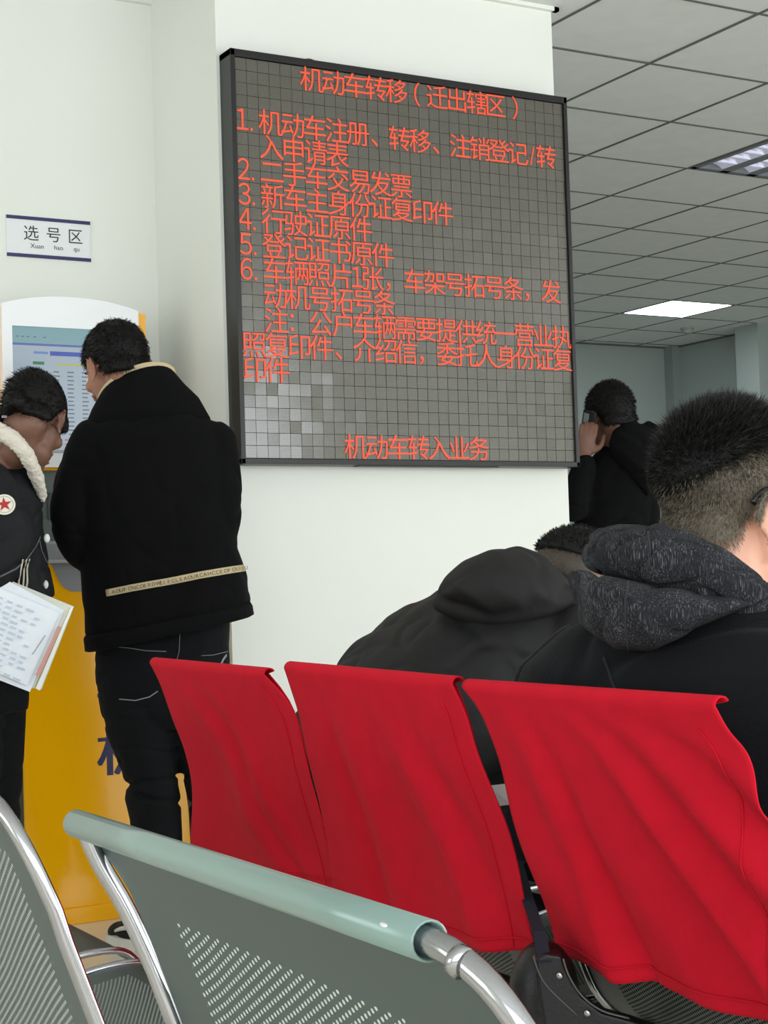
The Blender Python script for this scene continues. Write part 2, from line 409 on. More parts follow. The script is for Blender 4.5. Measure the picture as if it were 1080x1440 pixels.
cb = MB(); pts = [V(2.30+.09*t, PY-.035, bz1+.02*math.sin(math.pi*t)-.003) for t in np.linspace(0, 1, 10)]
cb.tube(pts, .0022, 8); adopt(cb.obj('cable', mat('dark_red_cable', (110, 25, 28), .5), smooth=True), LB)
cb = MB(); pts = [V(2.31+.09*t, PY-.02, bz1+.015*math.sin(math.pi*t)-.003) for t in np.linspace(0, 1, 10)]
cb.tube(pts, .0018, 8); adopt(cb.obj('cable', M_black, smooth=True), LB)

# ------------------------------------------------------------------ wall sign
sg = empty('wall_sign', (1.676, LY, 2.1), 'white wall sign with dark blue edge bars above the kiosk', 'sign')
sx0, sx1, sz0, sz1 = 1.537, 1.813, 2.033, 2.164; sy = LY-.006
adopt(MB().box((sx0, sy, sz0), (sx1, LY, sz1), .0015).obj('board', mat('sign_white', (232, 234, 236), .35)), sg)
M_blue = mat('sign_navy', (38, 36, 92), .4)
for (z0, z1) in ((sz0, sz0+.011), (sz1-.011, sz1)): adopt(MB().box((sx0, sy-.002, z0), (sx1, sy+.001, z1)).obj('edge_bar', M_blue), sg)
mb = MB()
for ch, cx in zip('选号区', (1.617, 1.690, 1.763)):
    vs, fs = text_mesh(ch, .052); xc = (min(a.x for a in vs)+max(a.x for a in vs))/2
    mb.add([(cx+a.x-xc, sy-.0008, 2.092+a.y) for a in vs], fs)
for s, cx in (('Xuan', 1.635), ('hao', 1.706), ('qu', 1.765)):
    vs, fs = text_mesh(s, .021); xc = (min(a.x for a in vs)+max(a.x for a in vs))/2
    mb.add([(cx+a.x-xc, sy-.0008, 2.064+a.y) for a in vs], fs)
adopt(mb.obj('lettering', mat('sign_ink', (30, 34, 38), .5)), sg)
# ------------------------------------------------------------------ self-service kiosk
KY = 4.68
kk = empty('self_service_kiosk', (1.70, 4.84, 0), 'yellow and white self-service kiosk with a lit touchscreen under the wall sign', 'kiosk')
M_kgrey = mat('kiosk_dark_grey', (62, 68, 66), .45); M_kpanel = mat('kiosk_recess_green_grey', (92, 104, 100), .4); M_shelf = mat('kiosk_shelf_grey', (168, 172, 174), .35)
b = MB()                                    # lower body, slightly flared towards the foot, front in yellow
def quadstrip(mb, rows):                    # rows of (z, x0, x1, yfront)
    for a, c in zip(rows[:-1], rows[1:]):
        mb.add([(a[1], a[3], a[0]), (a[2], a[3], a[0]), (c[2], c[3], c[0]), (c[1], c[3], c[0]),
                (a[1], a[3]+.03, a[0]), (a[2], a[3]+.03, a[0]), (c[2], c[3]+.03, c[0]), (c[1], c[3]+.03, c[0])],
               [(0,1,2,3), (4,7,6,5), (0,3,7,4), (1,5,6,2), (0,4,5,1), (3,2,6,7)])
rows = [(z, 1.458, 1.900+.078*(1-z/1.0)**1.5, KY-.012*math.sin(math.pi*z)) for z in np.linspace(.05, 1.02, 14)]
outl = [(1.458, .03), (1.975, .03), (1.965, .3), (1.93, .6), (1.90, .8), (1.885, 1.0), (1.872, 1.06), (1.80, 1.06), (1.76, 1.01), (1.72, .985), (1.66, .976), (1.61, .976), (1.588, .985), (1.572, 1.01), (1.556, 1.05), (1.545, 1.06), (1.458, 1.06)]
b.prism([(x, KY, z) for x, z in outl], (0, .02, 0)); adopt(b.obj('front_panel', M_yellow), kk)
adopt(MB().box((1.440, KY+.02, .0), (1.868, KY+.30, 1.06), .008).obj('lower_cabinet', M_kgrey), kk)
adopt(MB().box((1.452, KY-.012, 0), (1.985, KY+.02, .048), .004).obj('plinth', M_yellow), kk)
# grey hand shelf, U-shaped in front
b = MB(); sh = [(1.46, 1.06), (1.545, 1.06), (1.556, 1.045), (1.572, 1.005), (1.588, .985), (1.61, .974), (1.66, .972), (1.72, .982), (1.76, 1.005), (1.80, 1.058), (1.86, 1.06), (1.86, 1.115), (1.46, 1.115)]
b.prism([(x, KY-.004, z) for x, z in sh], (0, .02, 0)); adopt(b.obj('shelf_apron', mat('kiosk_apron_grey', (140, 143, 146), .3)), kk)
adopt(MB().box((1.452, KY-.05, 1.058), (1.862, KY+.10, 1.068), .003).obj('shelf', M_shelf), kk)
adopt(MB().box((1.45, KY+.05, 1.06), (1.86, KY+.26, 1.34), .003).obj('recess_panel', M_kpanel), kk)
adopt(MB().box((1.47, KY+.035, 1.115), (1.80, KY+.052, 1.125), .002).obj('recess_lip', M_shelf), kk)
b = MB(); b.box((1.56, KY+.04, 1.19), (1.70, KY+.052, 1.27), .003); adopt(b.obj('card_reader', M_kgrey), kk)
# white arched head and its yellow shell
def arch(x0, x1, z0, ztop, sag, n=14):
    return [(x0, z0), (x1, z0)] + [(x1+(x0-x1)*t, ztop-sag*abs(2*t-1)**2.2) for t in np.linspace(0, 1, n)]
a = arch(1.40, 1.873, 1.335, 1.846, .03)
b = MB().prism([(x, KY+.02, z) for x, z in a], (0, .05, 0)); adopt(b.obj('head_shell', M_yellow), kk)
b = MB().prism([(x*.97+.049, KY+.07, z-.01) for x, z in a], (0, .19, 0)); adopt(b.obj('head_case', mat('kiosk_case_grey', (150, 153, 152), .5)), kk)
# bezel as four solid sides around the screen
bx = (1.446, 1.812, 1.392, 1.758); ar = arch(1.415, 1.84, 1.758, 1.852, .03)
b = MB(); b.prism([(x, KY-.006, z) for x, z in ar], (0, .03, 0))
b.prism([(1.415, KY-.006, 1.758), (bx[0], KY-.006, 1.758), (bx[0], KY-.006, bx[2]), (1.415, KY-.006, bx[2])], (0, .03, 0))
b.prism([(bx[1], KY-.006, 1.758), (1.84, KY-.006, 1.758), (1.84, KY-.006, bx[2]), (bx[1], KY-.006, bx[2])], (0, .03, 0))
b.prism([(1.415, KY-.006, bx[2]), (1.84, KY-.006, bx[2]), (1.84, KY-.006, 1.342), (1.415, KY-.006, 1.342)], (0, .03, 0))
adopt(b.obj('screen_bezel', M_white), kk)
adopt(MB().box((1.43, KY-.012, 1.385), (1.83, KY-.003, 1.393), .002).obj('screen_ledge', M_shelf), kk)
scr = adopt(MB().box((bx[0], KY+.012, bx[2]), (bx[1], KY+.02, bx[3])).obj('touchscreen', mat('screen_pale_blue', (20, 25, 30), .25, emit=(182, 200, 214), estr=.62)), kk)
def ui(name, x0, x1, z0, z1, col, s=.6, par=scr):
    m_ = mat('ui_%d_%d_%d' % col, (20, 20, 20), .3, emit=col, estr=s); return MB().box((x0, KY+.0105, z0), (x1, KY+.0125, z1))
def uio(name, boxes, col, s=.62):
    mb = MB()
    for (x0, x1, z0, z1) in boxes: mb.box((x0, KY+.0105, z0), (x1, KY+.0125, z1))
    o = mb.obj(name, mat('ui_%d_%d_%d' % col, (15, 15, 18), .3, emit=col, estr=s)); adopt(o, kk); return o
uio('browser_bar', [(bx[0], bx[1], 1.712, 1.758)], (140, 188, 196))
uio('menu_band', [(bx[0], bx[1], 1.704, 1.711)], (96, 120, 190))
uio('title_button', [(1.565, 1.70, 1.676, 1.689)], (58, 88, 196))
uio('green_button', [(1.512, 1.546, 1.648, 1.657)], (38, 140, 84))
uio('yellow_notice', [(1.58, 1.68, 1.648, 1.653)], (206, 208, 90))
uio('heading', [(1.515, 1.558, 1.680, 1.687)], (120, 150, 215))
mb = MB()
for i, z in enumerate(np.linspace(1.628, 1.43, 17)):
    for c_, x in enumerate((1.485, 1.530, 1.574, 1.617, 1.662, 1.707, 1.752)):
        if c_ < 2 and i > 0: continue
        mb.box((x, KY+.0105, z-.0018), (x+.017+.003*((i+c_) % 2), KY+.0125, z+.0018))
for x in (1.462, 1.478, 1.494, 1.515, 1.545): mb.box((x, KY+.0095, 1.728), (x+.008, KY+.0103, 1.731))
o = mb.obj('plate_numbers', mat('ui_text', (15, 15, 18), .3, emit=(110, 118, 130), estr=.6)); adopt(o, kk); o['kind'] = 'stuff'
uio('red_notes', [(1.50+.021*k, 1.513+.021*k, z-.0025, z+.0025) for z in (1.425, 1.412) for k in range(9)], (190, 130, 140))['kind'] = 'stuff'
mb = MB()
for ch, zc in (('车', .70), ('机', .497)):
    vs, fs = text_mesh(ch, .160); xc = (min(a.x for a in vs)+max(a.x for a in vs))/2; z0 = (min(a.y for a in vs)+max(a.y for a in vs))/2
    for dx_ in (-.004, -.002, 0, .002, .004): mb.add([(1.757+dx_+a.x-xc, KY-.0008-.0001*dx_/.002, zc+a.y-z0) for a in vs], fs)
adopt(mb.obj('lettering', mat('kiosk_navy_ink', (34, 26, 78), .4)), kk)

# ------------------------------------------------------------------ perforated steel seats
def steel_mat(name, col, y_half=.165, v_lo=.052, v_hi=.80, metal=.75, rough=.38, hole=.24, glint=None):
    M = bpy.data.materials.new(name); M.use_nodes = True; nt = M.node_tree; b = nt.nodes['Principled BSDF']
    b.inputs['Base Color'].default_value = (*lin(col), 1); b.inputs['Metallic'].default_value = metal; b.inputs['Roughness'].default_value = rough
    tc = nt.nodes.new('ShaderNodeTexCoord'); sp = nt.nodes.new('ShaderNodeSeparateXYZ'); nt.links.new(tc.outputs['UV'], sp.inputs[0])
    u, v = sp.outputs[0], sp.outputs[1]
    # square lattice of round holes turned by 26 degrees
    ca, sa, pt = math.cos(.464), math.sin(.464), .0055
    q1 = mth(nt, 'DIVIDE', mth(nt, 'ADD', mth(nt, 'MULTIPLY', u, ca), mth(nt, 'MULTIPLY', v, sa)), pt); q2 = mth(nt, 'DIVIDE', mth(nt, 'ADD', mth(nt, 'MULTIPLY', u, -sa), mth(nt, 'MULTIPLY', v, ca)), pt)
    f1 = mth(nt, 'SUBTRACT', mth(nt, 'FRACT', q1), .5); f2 = mth(nt, 'SUBTRACT', mth(nt, 'FRACT', q2), .5)
    h = mth(nt, 'LESS_THAN', mth(nt, 'SQRT', mth(nt, 'ADD', mth(nt, 'MULTIPLY', f1, f1), mth(nt, 'MULTIPLY', f2, f2))), hole)
    au = mth(nt, 'MULTIPLY', mth(nt, 'LESS_THAN', u, .128), mth(nt, 'GREATER_THAN', u, -y_half)); h = mth(nt, 'MULTIPLY', h, au)
    # perforated field: starts below the roll, leaves a plain border
    h = mth(nt, 'MULTIPLY', h, mth(nt, 'GREATER_THAN', v, v_lo)); h = mth(nt, 'MULTIPLY', h, mth(nt, 'LESS_THAN', v, v_hi))
    tr = nt.nodes.new('ShaderNodeBsdfTransparent')
    if glint:                                 # rim glint, and dark holes on the shaded copy, painted as flat dots
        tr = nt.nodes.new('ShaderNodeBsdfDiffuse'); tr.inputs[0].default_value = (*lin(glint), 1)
    ms = nt.nodes.new('ShaderNodeMixShader'); nt.links.new(h, ms.inputs[0])
    nt.links.new(b.outputs[0], ms.inputs[1]); nt.links.new(tr.outputs[0], ms.inputs[2])
    nt.links.new(ms.outputs[0], nt.nodes['Material Output'].inputs[0]); return M
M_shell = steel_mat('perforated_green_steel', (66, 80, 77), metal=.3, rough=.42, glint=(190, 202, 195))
M_shell2 = steel_mat('perforated_shaded_steel', (84, 90, 86), metal=.3, rough=.45, hole=.33, glint=(22, 25, 23))  # shaded copy of the steel, unlit holes painted as dark dots
M_roll = mat('sage_enamel_steel', (122, 146, 140), .3, .25, coat=.3)
def cat(pts, n=6):
    out = []; pts = [Vector(p) for p in pts]
    for i in range(len(pts)-1):
        p0 = pts[max(i-1, 0)]; p1 = pts[i]; p2 = pts[i+1]; p3 = pts[min(i+2, len(pts)-1)]
        for k in range(n):
            t = k/n; out.append(.5*((2*p1)+(p2-p0)*t+(2*p0-5*p1+4*p2-p3)*t*t+(3*p1-p0-3*p2+p3)*t**3))
    out.append(pts[-1]); return out
# seat profile in the local x (forward), z plane; the origin is on the floor under the top rail
PROF = [(0, .831), (.022, .780), (.055, .690), (.090, .590), (.118, .500), (.150, .430), (.205, .392), (.290, .395), (.400, .412), (.500, .428), (.560, .424), (.590, .395)]
HW = .232
prof = cat([(x, 0, z) for x, z in PROF], 5)
def make_shell(mm):
    me = bpy.data.meshes.new('seat_shell'); vs = []; uv = []; ys = [-.225, -.12, 0, .10, .178]; L = 0; Ls = []
    for i, p in enumerate(prof):
        if i: L += (p-prof[i-1]).length
        Ls.append(L)
        yy = list(ys); yy[-1] = .184+.038*max(0, 1-L/.05)**2; yy[0] = -.236+.046*max(0, 1-L/.06)**2
        for y in yy: vs.append((p.x+.006*(1-(y/.236)**2), y, p.z-.003*(1-(y/.236)**2)*(p.x > .2)))
    fs = []; n = len(ys)
    for i in range(len(prof)-1):
        for j in range(n-1): fs.append((i*n+j, i*n+j+1, (i+1)*n+j+1, (i+1)*n+j))
    me.from_pydata(vs, [], fs); ul = me.uv_layers.new(name='UVMap')
    for p in me.polygons:
        for li, vi in zip(p.loop_indices, p.vertices): ul.data[li].uv = (ys[vi % n], Ls[vi//n])
    me.polygons.foreach_set('use_smooth', [True]*len(me.polygons)); me.materials.append(mm); return me
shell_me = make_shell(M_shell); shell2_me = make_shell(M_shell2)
def frame_mb():
    """one bent tube: up the near side, round an elbow, through the rolled top edge, down the far side"""
    b = MB(); sd = [p for p in prof if p.z < .74]
    near = [V(p.x, -.243, p.z) for p in sd][::-1]+cat([(.034, -.243, .752), (.019, -.238, .789), (.008, -.225, .815), (.002, -.207, .8275), (0, -.188, .831)], 4)
    mid = [V(0, y, .831) for y in np.linspace(-.16, .19, 6)]
    b.tube(near+mid+[V(0, .224, .831)], .0056, 14)
    far = cat([(.0, .205, .828), (.008, .203, .808), (.022, .198, .780), (.040, .192, .735)], 4)[:-1]+[V(p.x, .190, p.z) for p in sd]
    b.tube(far, .0056, 14)
    b.tube([V(.0, -.2065, .8275), V(.001, -.2105, .8262)], .0064, 14); return b
frame_me = frame_mb().mesh('tube_frame'); frame_me.materials.append(M_chrome); frame_me.polygons.foreach_set('use_smooth', [True]*len(frame_me.polygons))
def roll_mb():
    b = MB(); seg = 18; ys = [-.188, -.1, 0, .1, .222]; ro, ri = .0084, .0073
    for s_, r in ((0, ro), (1, ri)):
        k = len(b.v)
        for y in ys:
            for q in range(seg): t = 2*math.pi*q/seg; b.v.append((r*math.cos(t), y, .831+r*math.sin(t)))
        for i in range(len(ys)-1):
            for q in range(seg): b.f.append((k+i*seg+q, k+i*seg+(q+1) % seg, k+(i+1)*seg+(q+1) % seg, k+(i+1)*seg+q))
    for e in (0, len(ys)-1):
        for q in range(seg): b.f.append((e*seg+q, e*seg+(q+1) % seg, len(ys)*seg+e*seg+(q+1) % seg, len(ys)*seg+e*seg+q))
    return b
roll_me = roll_mb().mesh('rolled_edge'); roll_me.materials.append(M_roll); roll_me.polygons.foreach_set('use_smooth', [True]*len(roll_me.polygons))
def inst(name, me, loc, parent, root):
    o = bpy.data.objects.new(name, me); C.objects.link(o); o.parent = parent
    o.location = Vector(loc)-root.location; return o
def bench(label, x, ys, group=None, armrests=(), shell=None, sy=1.):
    t = empty('bench_seating', (x, sum(ys)/len(ys), 0), label, 'bench', group)
    for y in ys:
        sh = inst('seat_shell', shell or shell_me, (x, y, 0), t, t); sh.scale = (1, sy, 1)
        for nm, me in (('tube_frame', frame_me), ('rolled_edge', roll_me)):
            o = bpy.data.objects.new(nm, me); C.objects.link(o); o.parent = sh
    y0, y1 = min(ys)-.25, max(ys)+.25
    adopt(MB().box((x+.27, y0, .30), (x+.35, y1, .345), .006).obj('beam', mat('bench_beam_grey', (95, 98, 98), .45, .4)), t)
    for y in ys:
        b = MB(); b.box((x+.18, y-.16, .345), (x+.50, y-.13, .385), .003); b.box((x+.18, y+.13, .345), (x+.50, y+.16, .385), .003); adopt(b.obj('seat_bracket', M_black), t)
    for y in ((y0+.12), (y1-.12)):
        b = MB(); b.tube([(x+.31, y, .30), (x+.31, y, .08)], .022, 14)
        b.tube([(x+.0, y, .012), (x+.08, y, .03), (x+.31, y, .10), (x+.52, y, .03), (x+.60, y, .012)], .016, 12, True, 4)
        adopt(autosmooth(b.obj('leg', M_chrome)), t)
    for y in armrests:
        b = MB(); b.tube([(x+.20, y, .50), (x+.22, y, .535), (x+.40, y, .54), (x+.46, y, .52), (x+.45, y, .47), (x+.38, y, .42), (x+.31, y, .34)], .011, 12, True, 5)
        b.tube([(x+.20, y, .50), (x+.24, y, .505), (x+.38, y, .50)], .006, 10)
        adopt(b.obj('armrest', M_chrome, smooth=True), t)
    return t
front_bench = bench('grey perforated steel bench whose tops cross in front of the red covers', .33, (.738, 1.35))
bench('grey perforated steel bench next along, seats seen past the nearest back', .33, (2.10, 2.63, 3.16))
RXR = 1.14; RY = (1.553, 2.075, 2.62)
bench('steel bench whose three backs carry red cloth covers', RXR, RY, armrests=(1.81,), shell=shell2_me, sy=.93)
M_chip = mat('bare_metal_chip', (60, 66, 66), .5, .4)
for (x, y, w_, m_) in ((158, 1182, .0042, M_chip), (169, 1187, .002, M_chip), (196, 1196, .0016, M_chip), (540, 1301, .0035, mat('painted_highlight', (225, 230, 228), .3, .5))):  # dark bare-metal chips; the pale mark is a painted highlight
    q = ON(x, y, (1, 0, 0), .33-.0072); adopt(MB().ell(q, (.0012, w_, .0011), None, 10, 6).obj('chip_highlight', m_, smooth=True), front_bench)

# ------------------------------------------------------------------ red chair-back covers
M_cloth = mat('red_cover_cloth', (200, 12, 38), .9, var=.05, vscale=30, bump=.25, bscale=900, spec=.25)
ncl = Vector((1, 0, .30)).normalized()
def cover(label, left, right, yc, foldfn):
    """cloth over the chair back: rear sheet between the left and right edge curves, over the rail and down the front"""
    dcl = ncl.dot(Vector((RXR-.012, 0, .835)))
    def samp(path, n):
        P = [ON(x, y, ncl, dcl) for x, y in path]; P = cat(P, 6); L = [0]
        for a, c in zip(P[:-1], P[1:]): L.append(L[-1]+(c-a).length)
        out = []
        for k in range(n):
            d = L[-1]*k/(n-1); i = min(max(0, int(np.searchsorted(L, d))-1), len(P)-2); t = (d-L[i])/max(1e-9, L[i+1]-L[i]); out.append(P[i].lerp(P[i+1], t))
        return out
    NV, NU = 60, 70
    A, B = samp(left, NV), samp(right, NV); vs = []; fs = []
    def rowpts(a, b, v, back=True):
        r = []
        for k in range(NU):
            u = k/(NU-1); p = a.lerp(b, u)
            if back:
                f = foldfn(u, v); p = p - ncl*(1.0*f*sstep_(v)); p.z += (.004*(2*u-1)**6-.003)*(1-v)
            r.append(p)
        return r
    grid = []
    # front side hanging rows (bottom to top)
    for q in range(14):
        v = 1-q/13; a = A[int(v*(NV-1)*.75)]; b = B[int(v*(NV-1)*.75)]
        off = Vector((.020, 0, 0)); r = rowpts(a.lerp(b, .02*v+.012)+off, b.lerp(a, .06*v+.05)+off, v, False)
        for k, p in enumerate(r): p += ncl*(.006*math.sin(k*.5)*v)
        grid.append(r)
    for ang in (150, 120, 90, 60, 30):      # over the rail
        t = math.radians(ang); a, b = A[0].copy(), B[0].copy(); off = V(.010*(1-math.cos(t)), 0, .010*math.sin(t))
        grid.append(rowpts(a+off, b+off, 0, False))
    # reverse order check: rail goes from the front (+x) to the rear (-x)
    rail = grid[14:]; rail.sort(key=lambda r: -r[0].x); grid = grid[:14]+rail
    for i in range(NV): grid.append(rowpts(A[i], B[i], i/(NV-1)))
    for r in grid: vs += [tuple(p) for p in r]
    n = len(grid)
    for i in range(n-1):
        for k in range(NU-1): fs.append((i*NU+k, i*NU+k+1, (i+1)*NU+k+1, (i+1)*NU+k))
    me = bpy.data.meshes.new('chair_cover'); me.from_pydata(vs, [], fs)
    o = link('chair_cover', me, M_cloth, None, True)
    s = o.modifiers.new('s', 'SOLIDIFY'); s.thickness = .0022; s.offset = 0
    tag(o, label, 'chair cover', 'red covers over the backs of the steel bench')
    # hem and side seam: raised stitched strips
    hem = MB(); r = grid[-1]; r2 = grid[-4]
    for nm, pa in (('hem', [Vector(p)-ncl*.0025 for p in grid[-4][1:-1]]), ('side_seam', [Vector(g_[NU-7 if g_ is not None else 0])-ncl*.002 for g_ in grid[19+4:-1]])):
        mb = MB(); rings = []
        for i, p in enumerate(pa):
            T = (pa[min(i+1, len(pa)-1)]-pa[max(i-1, 0)]).normalized(); S_ = T.cross(ncl).normalized(); rings.append((p, S_, ncl, .0013, .0010))
        mb.loft(rings, 6); mb.obj(nm, M_cloth, o, True)
    return o
def sstep_(v): v = min(1, v/.45); return v*v*(3-2*v)
def ridge(x, c, w): return math.exp(-((x-c)/w)**2)
cover('red cloth cover on the bench back beside the man in jeans', [(211, 933), (226, 962), (244, 1009), (260, 1055), (272, 1123), (276, 1212)],
      [(371, 949), (400, 982), (420, 1024), (438, 1097), (456, 1180), (482, 1256)], 2.62,
      lambda u, v: .012*ridge(u-.55*v, .18, .10)+.010*ridge(u-.42*v, .42, .07)-.008*ridge(u-.5*v, .30, .06)+.006*math.sin(u*11+v*2)*v+.004*math.sin(v*9+u*4))
cover('red cloth cover on the middle bench back, hem hanging lowest', [(400, 940), (409, 967), (424, 1014), (440, 1090), (462, 1190), (483, 1290)],
      [(636, 963), (656, 1005), (672, 1055), (695, 1118), (720, 1196), (752, 1342)], 2.075,
      lambda u, v: .012*ridge(u-.10*v, .30, .09)-.010*ridge(u-.12*v, .18, .05)+.010*ridge(u-.30*v, .52, .07)-.008*ridge(u-.30*v, .64, .06)+.006*math.sin(u*9+v)*v+.003*math.sin(v*8))
cover('red cloth cover with diagonal creases behind the grey-hooded man', [(650, 967), (676, 1003), (700, 1065), (722, 1140), (748, 1225), (782, 1345)],
      [(1005, 994), (1024, 1028), (1052, 1062), (1070, 1110), (1084, 1170), (1150, 1462)], 1.553,
      lambda u, v: .013*ridge(u-.62*v, .36, .045)+.015*ridge(u-.75*v, .55, .06)-.010*ridge(u-.68*v, .46, .05)-.010*ridge(u-.8*v, .68, .05)+.010*ridge(u-.7*v, .80, .05)+.010*ridge(u-.18*v, .12, .05)-.010*ridge(u-.2*v, .2, .04)+.006*math.sin(u*16-v*9)*min(1, v+.2))
# ------------------------------------------------------------------ people: shared anatomy
def skin_mat(name, col, scalp=(60, 52, 46)):
    M = mat(name, col, .5, bump=.15, bscale=350); nt = M.node_tree; b = nt.nodes['Principled BSDF']
    b.inputs['Subsurface Weight'].default_value = .08; b.inputs['Subsurface Radius'].default_value = (.01, .004, .002)
    at = nt.nodes.new('ShaderNodeAttribute'); at.attribute_name = 'scalp'; mx = nt.nodes.new('ShaderNodeMix'); mx.data_type = 'RGBA'
    n = nt.nodes.new('ShaderNodeTexNoise'); n.inputs['Scale'].default_value = 9; tc = nt.nodes.new('ShaderNodeTexCoord'); nt.links.new(tc.outputs['Object'], n.inputs['Vector'])
    m2 = nt.nodes.new('ShaderNodeMix'); m2.data_type = 'RGBA'; c = lin(col)
    m2.inputs[6].default_value = (*[x*.9 for x in c], 1); m2.inputs[7].default_value = (min(1, c[0]*1.1), c[1]*1.0, c[2]*.97, 1); nt.links.new(n.outputs['Fac'], m2.inputs[0])
    nt.links.new(at.outputs['Fac'], mx.inputs[0]); nt.links.new(m2.outputs[2], mx.inputs[6]); mx.inputs[7].default_value = (*lin(scalp), 1)
    nt.links.new(mx.outputs[2], b.inputs['Base Color']); return M
M_hair = mat('black_hair', (9, 8, 8), .6, var=.3, vscale=40, spec=.25); M_fadehair = mat('short_cropped_hair', (124, 115, 98), .5, var=.25, vscale=300)
M_eye = mat('eye_white', (225, 222, 215), .2); M_iris = mat('eye_iris', (35, 22, 15), .1); M_lip = mat('lip', (150, 84, 76), .45)
def head_axes(F, up=(0, 0, 1)):
    F = Vector(F).normalized(); R = F.cross(Vector(up)).normalized(); U = R.cross(F).normalized(); return R, F, U
def head_prims(mb, c, ax, neck, s=1., neck_r=.056):
    R, F, U = ax; P = lambda x, y, z: c+(R*x+F*y+U*z)*s; E = lambda p, r: mb.ell(p, tuple(q*s for q in r), ax)
    E(P(0, -.014, .035), (.073, .093, .080)); E(P(0, .03, -.008), (.061, .060, .078)); E(P(0, .034, -.075), (.047, .050, .038))
    E(P(0, .070, -.100), (.021, .019, .015)); E(P(0, .083, .028), (.044, .012, .011)); E(P(0, .090, -.064), (.022, .010, .009))
    E(P(0, -.045, -.030), (.060, .050, .060))
    for k in (-1, 1):
        E(P(.041*k, .062, -.024), (.020, .020, .018)); E(P(.016*k, .098, -.034), (.009, .009, .008))
        e = P(.0775*k, -.006, -.012); out = R*k                    # ear: rim, bowl and lobe
        ring = [e + (out*(.006+.006*math.cos(t-2.2)) + F*(-.004+.018*math.cos(t)) + U*(.004+.030*math.sin(t)))*s for t in np.linspace(-1.0, 3.6, 14)]
        mb.tube(ring, [.0045*s]*14, 8); E(e+out*.001*s, (.0045, .014, .025)); E(e+(out*.004-U*.026+F*.004)*s, (.0045, .009, .010))
        E(e-out*.004*s, (.009, .010, .018))
    mb.limb([P(0, .088, .012), P(0, .104, -.018), P(0, .112, -.033)], [.007*s, .009*s, .0115*s], 12, 3)
    if neck is not None: mb.limb([P(0, -.026, -.045), P(0, -.026, -.09).lerp(neck, .35), neck], [neck_r*s, neck_r*s*.97, neck_r*s*1.1], 18, 3)
def face_parts(c, ax, par, s=1.):
    R, F, U = ax; P = lambda x, y, z: c+(R*x+F*y+U*z)*s
    for k in (-1, 1):
        b = MB().ell(P(.031*k, .0800, .003), (.0120*s,)*3, ax, 14, 8); adopt(b.obj('eye', M_eye, smooth=True), par)
        b = MB().ell(P(.031*k, .0905, .003), (.0050*s, .0022*s, .0050*s), ax, 12, 6); adopt(b.obj('iris', M_iris, smooth=True), par)
        b = MB().tube([P((.016+.006*j)*k, .0925-.0012*j*j*.5, .026+.003*math.sin(j*.8)) for j in range(6)], [.002, .003, .003, .003, .0025, .0015], 8); adopt(b.obj('eyebrow', M_hair, smooth=True), par)
    b = MB().ell(P(0, .0975, -.064), (.019*s, .0045*s, .006*s), ax, 14, 8); adopt(b.obj('lips', M_lip, smooth=True), par)
def hand_prims(mb, w, d, n, side, curl=.5, s=1.):
    """palm and five separate fingers; d: towards the fingertips, n: out of the palm, side: +1 thumb on n x d"""
    d = Vector(d).normalized(); n = Vector(n); n = (n-d*n.dot(d)).normalized(); a = n.cross(d)*side
    mb.ell(w+d*.045*s, (.038*s, .050*s, .014*s), (a, d, n))
    for k, (off, L, r) in enumerate(((.028, .070, .0082), (.010, .078, .0085), (-.009, .073, .0082), (-.027, .058, .0072))):
        p = w+d*.082*s+a*off*s; pts = [w+d*.05*s+a*off*.8*s, p]; ang = 0
        for q, f in enumerate((.45, .32, .25)):
            ang += curl*(.9 if q else .6); p = p+(d*math.cos(ang)+n*math.sin(ang))*L*f*s; pts.append(p)
        mb.limb(pts, [r*s*1.05, r*s, r*s*.95, r*s*.88, r*s*.75], 10, 2)
    p = w+d*.02*s+a*.022*s; q = p+(a*.8+d*.6).normalized()*.038*s; r_ = q+(d*.8+n*.45+a*.25).normalized()*.030*s; t = r_+(d*.8+n*.6).normalized()*.024*s
    mb.limb([p, q, r_, t], [.012*s, .0105*s, .0092*s, .0078*s], 10, 2)
